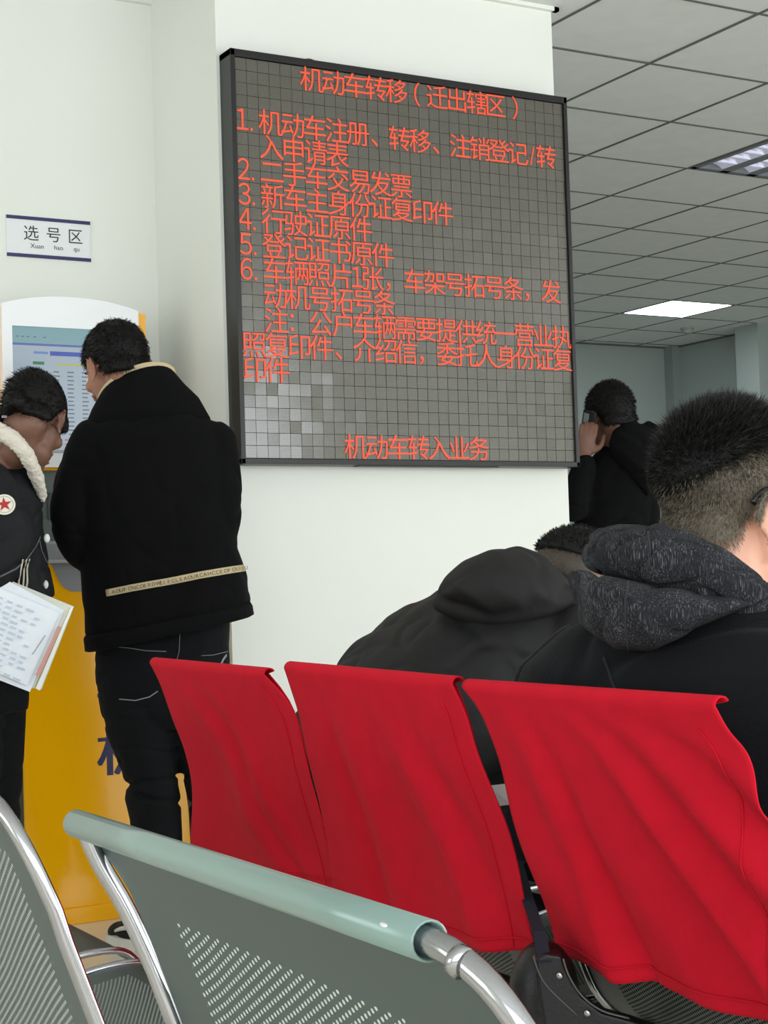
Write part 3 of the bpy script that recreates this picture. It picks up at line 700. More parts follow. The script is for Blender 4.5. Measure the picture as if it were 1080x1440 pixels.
def body_mesh(par, skin, c, ax, J, voxel=.006, s=1., side=None, fwd=None, scalp=None, hands=((.5, None), (.5, None)), neck_r=.056):
    mb = MB(); head_prims(mb, c, ax, J['neck'], s, neck_r); S_, D_ = side.normalized(), fwd.normalized(); Z = S_.cross(D_)
    Z = (J['neck']-J['pelvis']).normalized(); D2 = Z.cross(S_).normalized()
    if D2.dot(D_) < 0: D2 = -D2
    L = (J['neck']-J['pelvis']).length
    mb.ell(J['pelvis'], (.130, .088, .11), (S_, D2, Z)); mb.ell(J['pelvis'].lerp(J['neck'], .4), (.112, .080, L*.36), (S_, D2, Z)); mb.ell(J['pelvis'].lerp(J['neck'], .70), (.122, .088, L*.28), (S_, D2, Z))
    mb.limb([J['shL'], J['neck'].lerp(J['pelvis'], .08), J['shR']], [.045, .055, .045])
    for k, h in zip('LR', hands):
        mb.limb([J['sh'+k], J['el'+k], J['wr'+k]], [.046, .038, .027], 14, 4)
        d = h[1] if h[1] is not None else (J['wr'+k]-J['el'+k]); n = h[2] if len(h) > 2 else V(0, 0, -1)
        hand_prims(mb, J['wr'+k], d, n, (h[3] if len(h) > 3 else (1 if k == 'L' else -1)), h[0])
        mb.limb([J['hip'+k], J['kn'+k], J['an'+k]], [.066, .044, .030], 16, 4)
        f = (J['toe'+k]-J['an'+k]); f.z = 0; f.normalize(); a = J['an'+k]
        mb.limb([a, V(a.x, a.y, .045)+f*.03, V(a.x, a.y, .03)+f*.15], [.036, .035, .024], 12, 3)
    o = fuse(mb, 'body', skin, par, voxel, 2)
    if scalp:
        at = o.data.attributes.new('scalp', 'FLOAT', 'POINT'); R, F, U = ax
        vals = []
        for v in o.data.vertices:
            q = v.co-c; vals.append(scalp(q.dot(R), q.dot(F), q.dot(U)) if q.length < .2 else 0.)
        at.data.foreach_set('value', vals)
    return o
def interp(x, xs, ys): return float(np.interp(x, xs, ys))
def hairline(x, y):     # height of the hair edge at a place y in front of the ears
    return interp(y, (-.12, -.05, -.028, -.010, .020, .045, .062, .09), (-.062, -.052, -.020, .022, -.004, .018, .050, .068))
def sstep(x, a, b): t = min(1, max(0, (x-a)/(b-a))); return t*t*(3-2*t)
def hair_cap(par, c, ax, s=1., thick=.012, line=hairline, top=.006, extra=None, m=None, name='hair', rough=.0015, voxel=.005, soft=(-.006, .010)):
    R, F, U = ax; mb = MB(); P = lambda x, y, z: c+(R*x+F*y+U*z)*s
    mb.ell(P(0, -.014, .035), tuple(q*s for q in (.0735+thick*.35, .094+thick, .081+thick+top)), ax, 32, 24)
    mb.ell(P(0, -.050, -.025), tuple(q*s for q in (.060+thick, .050+thick*.8, .060)), ax, 28, 20)
    mb.ell(P(0, .022, .01), tuple(q*s for q in (.062+thick*.6, .060, .060)), ax, 28, 20)
    if extra: extra(mb, P)
    def disp(co, no):
        q = (co-np.array(c))/s; x = q@np.array(R); y = q@np.array(F); z = q@np.array(U)
        mk = np.array([sstep(z[i]-line(x[i], y[i]), *soft) for i in range(len(co))])
        wob = vnoise(co, 60, 3.)*rough + vnoise(co, 160, 9.)*rough*.6
        return -(1-mk)*(thick+.022)*s + wob
    o = fuse(mb, name, m or M_hair, par, voxel, 2, disp); return o
def strands(name, src, m, par, n, length, dirfn, keep=None, wdt=.0006, jitter=.35, kind=True):
    """short tapering hairs growing from the surface of SRC"""
    me = src.data; me.calc_loop_triangles(); tri = np.array([t.vertices[:] for t in me.loop_triangles]); co = np.array([v.co[:] for v in me.vertices])
    a, b, c_ = co[tri[:, 0]], co[tri[:, 1]], co[tri[:, 2]]; nn = np.cross(b-a, c_-a); ar = np.linalg.norm(nn, axis=1)/2
    cen = (a+b+c_)/3
    if keep is not None:
        k = np.array([keep(p) for p in cen]); ar = ar*k
    idx = rng.choice(len(tri), n, p=ar/ar.sum()); r1 = np.sqrt(rng.random(n))[:, None]; r2 = rng.random(n)[:, None]
    P = a[idx]*(1-r1)+b[idx]*r1*(1-r2)+c_[idx]*r1*r2; N = nn[idx]/np.maximum(1e-12, np.linalg.norm(nn[idx], axis=1))[:, None]
    vs = np.empty((n, 5, 3)); D = np.array([dirfn(p, q) for p, q in zip(P, N)]); D += rng.normal(0, jitter, D.shape)*.5; D /= np.linalg.norm(D, axis=1)[:, None]
    L = np.array([length(p) for p in P])*rng.uniform(.6, 1.15, n); L = L[:, None]
    view = P-np.array((0, 0, CAM_H)); W = np.cross(D, rng.normal(0, 1, D.shape)); W /= np.linalg.norm(W, axis=1)[:, None]; W *= wdt
    mid = P+(D*.8+N*.2)*L*.5; tip = mid+(D+rng.normal(0, .12, D.shape)-np.array((0, 0, .15)))*L*.5
    P0 = P-N*.001
    vs[:, 0] = P0-W; vs[:, 1] = P0+W; vs[:, 2] = mid-W*.8; vs[:, 3] = mid+W*.8; vs[:, 4] = tip
    me2 = bpy.data.meshes.new(name); f = []
    for i in range(n): k = i*5; f += [(k, k+1, k+3, k+2), (k+2, k+3, k+4)]
    me2.from_pydata(vs.reshape(-1, 3).tolist(), [], f); o = link(name, me2, m); adopt(o, par)
    if kind: o['kind'] = 'stuff'
    return o
def pr(xl, yl, xr, yr, dep, th, dep2=None):
    A = S(xl, yl, dep); B = S(xr, yr, dep2 or dep); U = (B-A); ru = U.length/2; U.normalize(); W = (CF-U*CF.dot(U)).normalized()
    return ((A+B)/2, U, W, ru, th)
def shoe(par, heel, toe, m_up, m_sole, label=None, stripe=True):
    f = (toe-heel); f.z = 0; L = f.length; f.normalize(); r = f.cross(V(0, 0, 1)); Z = V(0, 0, 1); h = V(heel.x, heel.y, 0)
    out = [(0, .0, .028), (.03, 0, .034), (.10, 0, .033), (.17, 0, .045), (.23, 0, .044), (.265, 0, .030), (.28, 0, .012)]
    k = L/.28
    def foot(z0, z1, gr):
        b = MB(); A = [h+f*(x*k)+r*(w+gr) for x, _, w in out]+[h+f*(x*k)-r*(w+gr) for x, _, w in out[::-1]]
        A = [h-f*(.012)+r*.0]+A; b.prism([p+Z*z0 for p in A], Z*(z1-z0)); return b
    so = foot(0, .028, .002).obj('shoe_sole', m_sole); adopt(so, par)
    b = MB(); b.ell(h+f*.235*k+Z*.034, (.030, .040, .026), (f, r, Z)); b.ell(h+f*.17*k+Z*.040, (.07, .042, .034), (f, r, Z)); b.ell(h+f*.05*k+Z*.05, (.055, .033, .05), (f, r, Z)); b.ell(h+f*.09*k+Z*.065, (.055, .032, .04), (f, r, Z)); b.box(tuple(h+Z*.028-V(.001,.001,0)), tuple(h+Z*.029+V(.001,.001,0)))
    up = fuse(b, 'shoe', m_up, par, .005, 2)
    for q in range(4):
        p = h+f*(.115+.025*q)*k+Z*(.088-.011*q); b = MB().tube([p-r*.02-Z*.004, p+Z*.003, p+r*.02-Z*.004], .0022, 8); adopt(b.obj('lace', m_sole if not stripe else M_lace, smooth=True), par)
    return up
M_lace = mat('black_lace', (18, 18, 19), .7); M_sole = mat('white_rubber_sole', (222, 220, 212), .55); M_shoe = mat('black_canvas_shoe', (18, 18, 20), .8)
M_darksole = mat('dark_rubber_sole', (28, 28, 30), .7)

# ------------------------------------------------------------------ man at the kiosk
D2 = 4.42
p2 = empty('person', (1.63, 4.22, 0), 'man in black jacket with beige lettered tape, black jeans, back turned, at the kiosk', 'person')
M_skin2 = skin_mat('warm_skin', (160, 112, 90)); dv = V(CF.x, CF.y, 0).normalized(); rv = V(CR.x, CR.y, 0).normalized()
h2 = S(162, 520, 4.47); dh = V(h2.x, h2.y, 0).normalized(); rh = V(dh.y, -dh.x, 0)
ax2 = head_axes(-rh*.52+dh*.80-V(0, 0, .34), (0.02, 0, 1))
J2 = dict(neck=S(200, 600, 4.45), pelvis=S(228, 925, 4.45), shL=S(128, 622, 4.40), elL=S(106, 752, 4.40), wrL=S(150, 770, 4.66), shR=S(302, 625, 4.40), elR=S(306, 745, 4.42), wrR=S(262, 765, 4.66),
          hipL=S(185, 955, 4.45), knL=S(212, 1095, 4.43), anL=S(224, 1285, 4.46), toeL=S(165, 1325, 4.55), hipR=S(280, 955, 4.47), knR=S(300, 1100, 4.47), anR=S(308, 1285, 4.5), toeR=S(300, 1325, 4.7))
body2 = body_mesh(p2, M_skin2, h2, ax2, J2, .006, 1., rh, dh, neck_r=.050)
face_parts(h2, ax2, p2)
hc = hair_cap(p2, h2, ax2, 1.0, .013, top=.006)
strands('hair_strands', hc, M_hair, p2, 6000, lambda p: .014, lambda p, n: n*.55+np.array((0, 0, -.5))+np.array(ax2[1])*.15, wdt=.0008)
M_jk2 = mat('black_felt_jacket', (10, 10, 12), .95, bump=.5, bscale=300, spec=.15)
b = MB()
b.loft([pr(140, 596, 268, 566, D2, .075), pr(118, 604, 296, 586, D2, .095), pr(103, 628, 322, 608, D2, .115), pr(98, 668, 331, 660, D2, .13), pr(104, 720, 330, 720, D2, .135), pr(112, 785, 335, 770, D2, .14),
        pr(116, 850, 348, 812, D2, .145), pr(119, 892, 353, 846, D2, .142), pr(126, 900, 346, 855, D2, .13)], 36, 2.4)
b.limb([S(132, 622, 4.40), S(106, 700, 4.38), S(107, 748, 4.38), S(128, 778, 4.46), S(165, 775, 4.68)], [.066, .068, .062, .058, .045], 18, 4)
b.limb([S(300, 622, 4.41), S(308, 690, 4.40), S(306, 742, 4.42), S(285, 765, 4.55), S(262, 768, 4.68)], [.066, .062, .058, .054, .045], 18, 4)
def d2(co, no): return folds(co, 5, (1, 1, 1.4), 2.)*.004+folds(co, 9, (1.2, 1.2, .6), 7.)*.0025+vnoise(co, 7)*.006
jk2 = fuse(b, 'jacket', M_jk2, p2, .007, 3, d2)
b = MB(); b.loft([pr(121, 893, 352, 847, D2, .14), pr(119, 898, 355, 852, D2, .146), pr(121, 915, 357, 864, D2, .146), pr(126, 916, 352, 867, D2, .138)], 48, 2.4)
adopt(b.obj('hem_band', mat('black_rib_knit', (12, 12, 14), .95, spec=.15, bump=.8, bscale=120, stretch=(1, 1, .05)), smooth=True), p2)
def tr_(xl, yl, xr, yr, dep, th, tilt):     # collar ring whose near side stands higher
    c_, U_, W_, ru, rv = pr(xl, yl, xr, yr, dep, th); W_ = (W_-V(0, 0, tilt)).normalized(); return (c_, U_, W_, ru, rv)
b = MB(); b.loft([tr_(118, 632, 296, 588, 4.41, .085, .1), tr_(118, 606, 280, 560, 4.415, .082, .3), tr_(128, 585, 262, 545, 4.425, .078, .7), tr_(140, 566, 246, 528, 4.43, .073, .95), tr_(146, 562, 241, 526, 4.43, .066, .95), tr_(146, 580, 241, 545, 4.43, .064, .5)], 40, 2.1)
col2 = adopt(b.obj('collar', M_jk2, smooth=True), p2)
M_tape = mat('beige_tape', (196, 178, 142), .8, bump=.3, bscale=500)
tc_, tU, tW, tru, trv = tr_(140, 566, 246, 528, 4.43, .073, .95); mb = MB(); rg_ = []
for t in np.linspace(math.radians(178), math.radians(352), 34):
    o_ = (tU*math.cos(t)*tru+tW*math.sin(t)*trv); p_ = tc_+o_*1.035; rg_.append((p_-V(0, 0, .002), V(0, 0, 1), o_.normalized(), .0068, .0016))
mb.loft(rg_, 8, 4.); adopt(mb.obj('collar_tape', M_tape, smooth=True), p2)
tp_path = [(150, 834), (185, 827), (230, 819), (280, 809), (315, 803), (349, 798)]
ribbon('back_tape', jk2, tp_path, .019, M_tape, p2, lift=.003, seg=5)
t2 = bvh(jk2); mb = MB(); s_ = 'AOUFONCOERDWEIFCLEAOURCAHCCEOFOUUU'
for i, ch in enumerate(s_):
    x = 160+(344-160)*i/(len(s_)-1); y = float(np.interp(x, [p[0] for p in tp_path], [p[1] for p in tp_path]))
    r = (CF+CR*((x-540)/F_PX)+CU*((720-y)/F_PX)).normalized(); hh, nn, _, _ = t2.ray_cast(V(0, 0, CAM_H), r)
    if hh is None: continue
    nn = (nn - CF*1.5).normalized() if nn.dot(r) < 0 else -nn
    U_ = (V(0, 0, 1)-nn*nn.z).normalized(); X_ = U_.cross(nn); X_ = (X_*math.cos(.17)+U_*math.sin(.17)).normalized(); U_ = nn.cross(X_)
    vs, fs = text_mesh(ch, .014); mb.add([hh+nn*.0075+X_*(a.x-.004)+U_*(a.y-.005) for a in vs], fs)
adopt(mb.obj('tape_lettering', mat('tape_ink', (70, 60, 45), .8)), p2)
M_jean = mat('black_denim', (15, 16, 19), .9, spec=.2, var=.25, vscale=14, bump=.5, bscale=500)
b = MB()
b.loft([pr(136, 885, 322, 862, 4.44, .11), pr(134, 925, 323, 915, 4.45, .118), pr(136, 965, 325, 965, 4.45, .12), pr(142, 1000, 330, 1000, 4.45, .105), pr(150, 1022, 328, 1022, 4.45, .08)], 30, 2.3)
b.loft([pr(141, 985, 246, 985, 4.44, .10), pr(150, 1030, 252, 1030, 4.44, .092), pr(164, 1062, 249, 1062, 4.43, .085), pr(170, 1088, 250, 1088, 4.43, .078), pr(178, 1105, 250, 1105, 4.43, .077), pr(176, 1122, 255, 1122, 4.43, .08), pr(183, 1150, 256, 1150, 4.44, .074), pr(188, 1200, 258, 1200, 4.45, .07), pr(194, 1260, 255, 1260, 4.46, .062), pr(197, 1300, 252, 1300, 4.46, .06)], 24, 2.1)
b.loft([pr(236, 985, 334, 985, 4.46, .10), pr(246, 1040, 338, 1040, 4.47, .092), pr(257, 1090, 338, 1090, 4.47, .08), pr(265, 1130, 340, 1130, 4.47, .078), pr(268, 1180, 340, 1180, 4.48, .07), pr(273, 1220, 338, 1220, 4.49, .066), pr(278, 1300, 334, 1300, 4.50, .06)], 24, 2.1)
def dj(co, no):
    z = co[:, 2]; knee = np.exp(-((z-.44)/.10)**2)+np.exp(-((z-.08)/.08)**2)*.8
    return folds(co, 6, (.7, .7, 3.2), 4.)*(.003+.008*knee)+vnoise(co, 10)*.003
jn = fuse(b, 'jeans', M_jean, p2, .006, 2, dj)
M_st = mat('light_stitching', (140, 146, 148), .8); tj = bvh(jn)
for pth, wd in (([(153, 909), (180, 911), (205, 915), (234, 916)], .0018), ([(168, 983), (190, 985), (210, 980), (222, 972)], .003), ([(253, 890), (252, 915), (246, 940)], .0012), ([(283, 922), (300, 921), (320, 916)], .0014)):
    ribbon('stitching', tj, pth, wd, M_st, p2, lift=.001)
ribbon('pocket_badge', tj, [(310, 936), (313, 928), (318, 921)], .007, M_st, p2, lift=.001)
shoe(p2, S(243, 1341, 4.36), S(157, 1320, 4.56), M_shoe, M_sole); shoe(p2, V(1.86, 4.17, 0), V(1.90, 4.44, 0), M_shoe, M_sole)
# white side flash on the near shoe
b = MB(); sh_h = S(243, 1341, 4.36); sh_t = S(157, 1320, 4.56); ff = (sh_t-sh_h); ff.z = 0; ff.normalize(); rr_ = ff.cross(V(0, 0, 1))
sgn = -1 if (rr_.dot(-CF) < 0) else 1
b.tube([V(sh_h.x, sh_h.y, 0)+ff*x+rr_*sgn*y+V(0, 0, z) for x, y, z in ((.20, .043, .045), (.165, .0445, .056), (.12, .040, .062), (.08, .036, .058))], [.004, .006, .006, .004], 8, True, 3); adopt(b.obj('shoe_flash', M_sole, smooth=True), p2)

# ------------------------------------------------------------------ woman with papers
D1 = 4.12
p1 = empty('person', (1.24, 3.92, 0), 'woman in dark jacket with cream shearling collar bending towards the kiosk, papers in hand', 'person')
M_skin1 = skin_mat('tan_skin', (118, 84, 68)); h1 = S(48, 594, 4.12); dh = V(h1.x, h1.y, 0).normalized(); rh = V(dh.y, -dh.x, 0)
ax1 = head_axes(rh*.36+dh*.76-V(0, 0, .52), (0.0, 0, 1))
J1 = dict(neck=S(0, 652, 4.14), pelvis=S(-35, 890, 4.16), shL=S(20, 690, 4.30), elL=S(18, 770, 4.34), wrL=S(30, 800, 4.42), shR=S(-18, 680, 4.02), elR=S(8, 768, 3.98), wrR=S(-70, 835, 3.90),
          hipL=S(-15, 910, 4.22), knL=S(-8, 1120, 4.20), anL=S(-20, 1330, 4.2), toeL=S(20, 1360, 4.35), hipR=S(-50, 910, 4.10), knR=S(-30, 1120, 4.08), anR=S(-40, 1350, 4.05), toeR=S(0, 1380, 4.2))
sd1 = (J1['shR']-J1['shL']); body1 = body_mesh(p1, M_skin1, h1, ax1, J1, .006, .95, sd1, rh*.8+dh*.6, neck_r=.046, hands=((.5, None), (.9, CR*.1-CU*.3-CF*.1, CR, 1)))
face_parts(h1, ax1, p1, .95)
def line1(x, y): return interp(y, (-.12, -.06, -.03, -.012, .022, .035, .06, .09), (-.055, -.050, -.030, .018, .005, -.015, -.005, .03))
def bun(mb, P): mb.ell(P(0, -.112, -.020), (.030, .034, .030)); mb.limb([P(.060, .040, .03), P(.066, .046, .0), P(.062, .054, -.022)], [.014, .011, .005], 10, 3)
hc = hair_cap(p1, h1, ax1, .97, .014, line1, .008, extra=bun, rough=.0008)
strands('hair_strands', hc, M_hair, p1, 3500, lambda p: .022, lambda p, n: n*.12+np.array((0, 0, -.4))-np.array(ax1[1])*.7, wdt=.0006, jitter=.15)
R_, F_, U_ = ax1; b = MB().box((-.006, -.003, -.003), (.006, .003, .003), .001); o = b.obj('hair_clip', mat('clip_grey', (120, 120, 124), .4)); o.matrix_world = Matrix.Translation(S(6, 586, 4.0)); adopt(o, p1); o.location = S(6, 586, 4.0)
M_jk1 = mat('charcoal_nylon_jacket', (19, 20, 23), .7, spec=.25, var=.1, vscale=12, bump=.25, bscale=180)
b = MB()
b.loft([pr(-55, 640, 32, 650, 4.14, .07), pr(-80, 660, 50, 668, 4.14, .10), pr(-92, 700, 58, 700, 4.15, .125), pr(-92, 740, 59, 740, 4.15, .13), pr(-90, 780, 66, 780, 4.16, .13), pr(-88, 820, 73, 820, 4.16, .13), pr(-86, 842, 74, 838, 4.16, .128), pr(-78, 846, 66, 842, 4.16, .11)], 36, 2.3)
b.limb([J1['shR']+V(0, 0, -.01), S(0, 730, 3.99), S(10, 762, 3.98), S(-8, 800, 3.95), S(-66, 830, 3.91)], [.068, .076, .066, .056, .044], 18, 4)
b.limb([J1['shL'], J1['elL'], J1['wrL']], [.06, .055, .04], 16, 4)
def d1(co, no): return folds(co, 9, (1, 1, 1.5), 12.)*.005+vnoise(co, 14)*.004
jk1 = fuse(b, 'jacket', M_jk1, p1, .006, 3, d1)
b = MB(); b.limb([S(-60, 628, 4.10), S(-15, 604, 4.03), S(18, 618, 4.02), S(40, 645, 4.04), S(54, 678, 4.10), S(60, 700, 4.14)], [.018, .021, .021, .019, .016, .010], 14, 5)
fuse(b, 'shearling_collar', mat('cream_shearling', (222, 214, 200), .95, bump=1., bscale=260, sheen=.5), p1, .004, 1, lambda co, no: vnoise(co, 150)*.004+vnoise(co, 60)*.003)
t1 = bvh(jk1)
def on_surface(t, x, y, lift):
    r = (CF+CR*((x-540)/F_PX)+CU*((720-y)/F_PX)).normalized(); hh, nn, _, _ = t.ray_cast(V(0, 0, CAM_H), r)
    if hh is None: return S(x, y, 4.0), -CF
    if nn.dot(r) > 0: nn = -nn
    nn = (nn-CF*.6).normalized(); return hh+nn*lift, nn
p, nn = on_surface(t1, 6, 711, .005); up = (V(0, 0, 1)-nn*nn.z).normalized(); xx = up.cross(nn)
b = MB().prism([p+xx*(.026*math.cos(t))+up*(.026*math.sin(t)) for t in np.linspace(0, 2*math.pi, 33)[:-1]], nn*.003); patch = adopt(b.obj('sleeve_patch', mat('patch_cream', (226, 222, 208), .8)), p1)
b = MB(); st_ = [p+nn*.0032+(xx*math.cos(a)+up*math.sin(a))*(.0185 if i % 2 == 0 else .0070) for i, a in enumerate([math.radians(96+36*k) for k in range(10)])]; b.prism(st_, nn*.0012); adopt(b.obj('red_star', mat('patch_red', (176, 44, 40), .7)), p1)
b = MB(); cnt = p+nn*.0030; ring = [cnt+xx*(.021*math.cos(t))+up*(.021*math.sin(t)) for t in np.linspace(0, 2*math.pi, 33)]; b.tube(ring, .0006, 6); adopt(b.obj('patch_ring', mat('patch_grey', (120, 118, 110), .8)), p1)
M_cream = mat('cream_cord', (205, 200, 182), .8)
for dx in (0, 5, 9): ribbon('drawstring', t1, [(31+dx, 786), (28+dx, 800), (26+dx*1.3, 818), (27+dx, 836)], .0045, M_cream, p1, lift=.003)
for (x, y) in ((64, 822), (66, 757)):
    q, nn = on_surface(t1, x, y, .0); adopt(MB().ell(q, (.0075, .0075, .011)).obj('button', mat('button_white', (220, 220, 218), .3), smooth=True), p1)
M_seam = mat('grey_piping', (92, 94, 96), .6)
ribbon('pocket_piping', t1, [(0, 811), (22, 800), (38, 785), (50, 768), (56, 755)], .004, M_seam, p1); ribbon('pocket_piping', t1, [(55, 760), (58, 775), (65, 790), (71, 800)], .003, M_seam, p1)
M_trs = mat('black_trousers', (12, 13, 15), .9, bump=.3, bscale=300, spec=.2)
b = MB(); b.loft([pr(-86, 835, 55, 835, 4.17, .11), pr(-84, 900, 50, 900, 4.17, .115), pr(-82, 960, 42, 960, 4.17, .11), pr(-78, 1000, 38, 1000, 4.16, .10)], 28, 2.3)
b.loft([pr(-50, 960, 38, 960, 4.22, .095), pr(-40, 1060, 33, 1060, 4.21, .085), pr(-38, 1150, 28, 1150, 4.2, .075), pr(-45, 1300, 12, 1300, 4.2, .06), pr(-42, 1345, 6, 1345, 4.2, .055)], 20)
b.loft([pr(-82, 960, 10, 960, 4.10, .095), pr(-78, 1060, 2, 1060, 4.09, .085), pr(-72, 1150, -2, 1150, 4.08, .075), pr(-72, 1300, -12, 1300, 4.06, .06), pr(-70, 1350, -18, 1350, 4.05, .055)], 20)
fuse(b, 'trousers', M_trs, p1, .007, 2, lambda co, no: folds(co, 5, (.8, .8, 2.2), 1.)*.006)
a_ = J1['anL']; shoe(p1, V(a_.x-.02, a_.y-.06, 0), V(a_.x+.12, a_.y+.15, 0), M_shoe, M_darksole); a_ = J1['anR']; shoe(p1, V(a_.x-.02, a_.y-.06, 0), V(a_.x+.12, a_.y+.15, 0), M_shoe, M_darksole)

# papers she holds, in a clear sleeve
pf = empty('paper_folder', S(40, 890, 3.90), 'sheaf of white printed papers in a clear sleeve held by the woman', 'papers')
def sheet(cs, m, name, t=.0012, par=pf):
    b = MB().prism(cs, CF*t); return adopt(b.obj(name, m), par)
M_paper = mat('paper_white', (228, 233, 240), .7, var=.03, vscale=30); M_plastic = mat('clear_sleeve', (196, 200, 192), .15, var=.04, vscale=8, coat=.5)
def pq(corners, d0, tilt=.0012):            # corner pixels -> a sheet tilted away towards the top right
    return [S(x, y, d0+tilt*(x-20)*.6-tilt*(y-880)*.25) for x, y in corners]
sheet(pq([(-62, 785), (104, 853), (58, 970), (-92, 905)], 3.935), M_plastic, 'clear_sleeve')
sheet(pq([(-64, 792), (98, 856), (48, 968), (-96, 912)], 3.928), mat('paper_cream', (222, 222, 206), .7), 'sheet')
sheet(pq([(-66, 785), (2, 812), (90, 858), (42, 973), (-100, 918)], 3.92), M_paper, 'sheet')
sheet(pq([(-66, 800), (84, 862), (38, 964), (-98, 906)], 3.913), M_paper, 'sheet')
M_print = mat('faint_print', (188, 200, 216), .8); M_redprint = mat('red_print', (206, 150, 140), .8); M_inkp = mat('print_grey', (150, 156, 168), .8)
b = MB(); b.prism(pq([(82, 880), (86, 882), (56, 951), (50, 949)], 3.905), CF*.0006); adopt(b.obj('red_strip', M_redprint), pf)
b = MB()
for i in range(13):
    for j in range(5):
        x = -2+j*13+rng.uniform(-2, 2)-i*2.6; y = 838+i*7.6+j*5.6; w_ = rng.uniform(6, 11)
        if j > 2 and rng.random() < .6: continue
        b.prism(pq([(x, y), (x+w_, y+w_*.43), (x+w_-.8, y+w_*.43+2.2), (x-.8, y+2.2)], 3.9065), CF*.0004)
o = adopt(b.obj('printed_lines', M_print), pf); o['kind'] = 'stuff'
b = MB(); b.prism(pq([(63, 893), (64, 894), (46, 921), (45, 920)], 3.906), CF*.0004); adopt(b.obj('signature_line', M_inkp), pf)
b = MB(); b.prism(pq([(98, 857), (103, 853), (56, 971), (50, 968)], 3.925), CF*.0004); adopt(b.obj('sleeve_edge', mat('sleeve_edge_mat', (235, 236, 226), .3)), pf)
# ------------------------------------------------------------------ man on the phone beyond the pillar
D3 = 6.1
p3 = empty('person', (4.25, 5.05, 0), 'man in black hooded jacket holding a phone to his ear beyond the pillar', 'person')
M_skin3 = skin_mat('dim_skin', (120, 86, 70), (40, 34, 30)); h3 = S(856, 588, 6.1); dh = V(h3.x, h3.y, 0).normalized(); rh = V(dh.y, -dh.x, 0)
ax3 = head_axes(-rh*.62+dh*.72-V(0, 0, .16), (.0, 0, 1))
e3 = h3-(ax3[0]*.09)                        # beside the left ear
J3 = dict(neck=S(876, 630, 6.08), pelvis=S(860, 880, 6.1), shL=S(828, 668, 6.12), elL=S(806, 716, 5.96), wrL=S(820, 642, 5.99), shR=S(905, 680, 6.10), elR=S(905, 770, 6.1), wrR=S(880, 840, 6.22),
          hipL=S(842, 900, 6.1), knL=S(840, 1040, 6.08), anL=S(842, 1165, 6.1), toeL=S(830, 1190, 6.25), hipR=S(880, 900, 6.1), knR=S(882, 1040, 6.1), anR=S(884, 1165, 6.12), toeR=S(880, 1190, 6.3))
body3 = body_mesh(p3, M_skin3, h3, ax3, J3, .0055, 1., rh, dh, neck_r=.052, hands=((.75, S(828, 600, 5.98)-J3['wrL'], (e3-J3['wrL']), 1), (.5, None)))
face_parts(h3, ax3, p3)
hc = hair_cap(p3, h3, ax3, 1., .014, top=.010)
strands('hair_strands', hc, M_hair, p3, 3500, lambda p: .012, lambda p, n: n*.5-np.array(ax3[1])*.2-np.array((0,0,.3)), wdt=.0009)
M_jk3 = mat('black_hooded_jacket', (10, 10, 12), .92, bump=.3, bscale=300, spec=.15)
b = MB()
b.loft([pr(846, 628, 902, 624, 6.1, .085), pr(826, 650, 916, 642, 6.1, .11), pr(812, 680, 918, 676, 6.1, .13), pr(808, 730, 914, 724, 6.1, .135), pr(806, 790, 910, 788, 6.1, .135), pr(806, 860, 908, 860, 6.1, .135), pr(806, 925, 908, 922, 6.1, .13), pr(812, 928, 902, 925, 6.1, .11)], 32, 2.4)
b.limb([J3['shL'], S(810, 700, 6.02), J3['elL'], S(812, 690, 5.97), S(822, 655, 5.98)], [.062, .062, .058, .052, .044], 16, 3)
b.limb([J3['shR'], J3['elR'], J3['wrR']], [.062, .054, .042], 16, 3)
jk3 = fuse(b, 'jacket', M_jk3, p3, .008, 2, lambda co, no: folds(co, 6, (1, 1, 1.3), 31.)*.006)
b = MB(); b.loft([pr(858, 640, 912, 700, 6.0, .03), pr(856, 622, 920, 680, 5.99, .06), pr(862, 606, 927, 650, 6.0, .075), pr(872, 596, 931, 622, 6.02, .07), pr(880, 592, 926, 606, 6.04, .05), pr(886, 594, 912, 598, 6.05, .02)], 26, 2.2)
b.limb([S(912, 600, 6.02), S(924, 605, 6.0), S(929, 612, 5.99)], [.022, .018, .012], 10, 3)
fuse(b, 'hood', M_jk3, p3, .007, 2, lambda co, no: folds(co, 9, (1, 1, 1), 3.)*.005)
b = MB(); b.loft([pr(812, 905, 904, 905, 6.1, .12), pr(810, 960, 904, 960, 6.1, .12), pr(815, 985, 900, 985, 6.1, .10)], 24); 
for a in ('L', 'R'): b.limb([J3['hip'+a], J3['kn'+a], J3['an'+a]], [.095, .075, .062], 18, 4)
fuse(b, 'trousers', M_trs, p3, .008, 2)
for a in ('L', 'R'):
    q = J3['an'+a]; f = (J3['toe'+a]-q); f.z = 0; f.normalize(); shoe(p3, V(q.x, q.y, 0)-f*.05, V(q.x, q.y, 0)+f*.22, M_shoe, M_darksole)
R_, F_, U_ = ax3; ph = empty('mobile_phone', e3-U_*.02, 'black mobile phone pressed to the ear of the man beyond the pillar', 'phone')
d_ = (-U_*.9+F_*.42).normalized(); n_ = -R_; a_ = d_.cross(n_).normalized(); cph = e3-U_*.045+F_*.020-R_*.004
def obox(c, axs, r, bev=.002):
    b = MB().box(tuple(-x for x in r), r, bev); b.v = [tuple(c+axs[0]*v[0]+axs[1]*v[1]+axs[2]*v[2]) for v in b.v]; return b
adopt(obox(cph, (a_, d_, n_), (.036, .074, .0045), .004).obj('phone_body', M_black), ph)
adopt(obox(cph+n_*.005-d_*.045+a_*.012, (a_, d_, n_), (.014, .018, .0012), .001).obj('reflection_spot', mat('phone_glint', (190, 195, 200), .1, .8)), ph)  # white reflection on the phone, painted as a pale raised spot
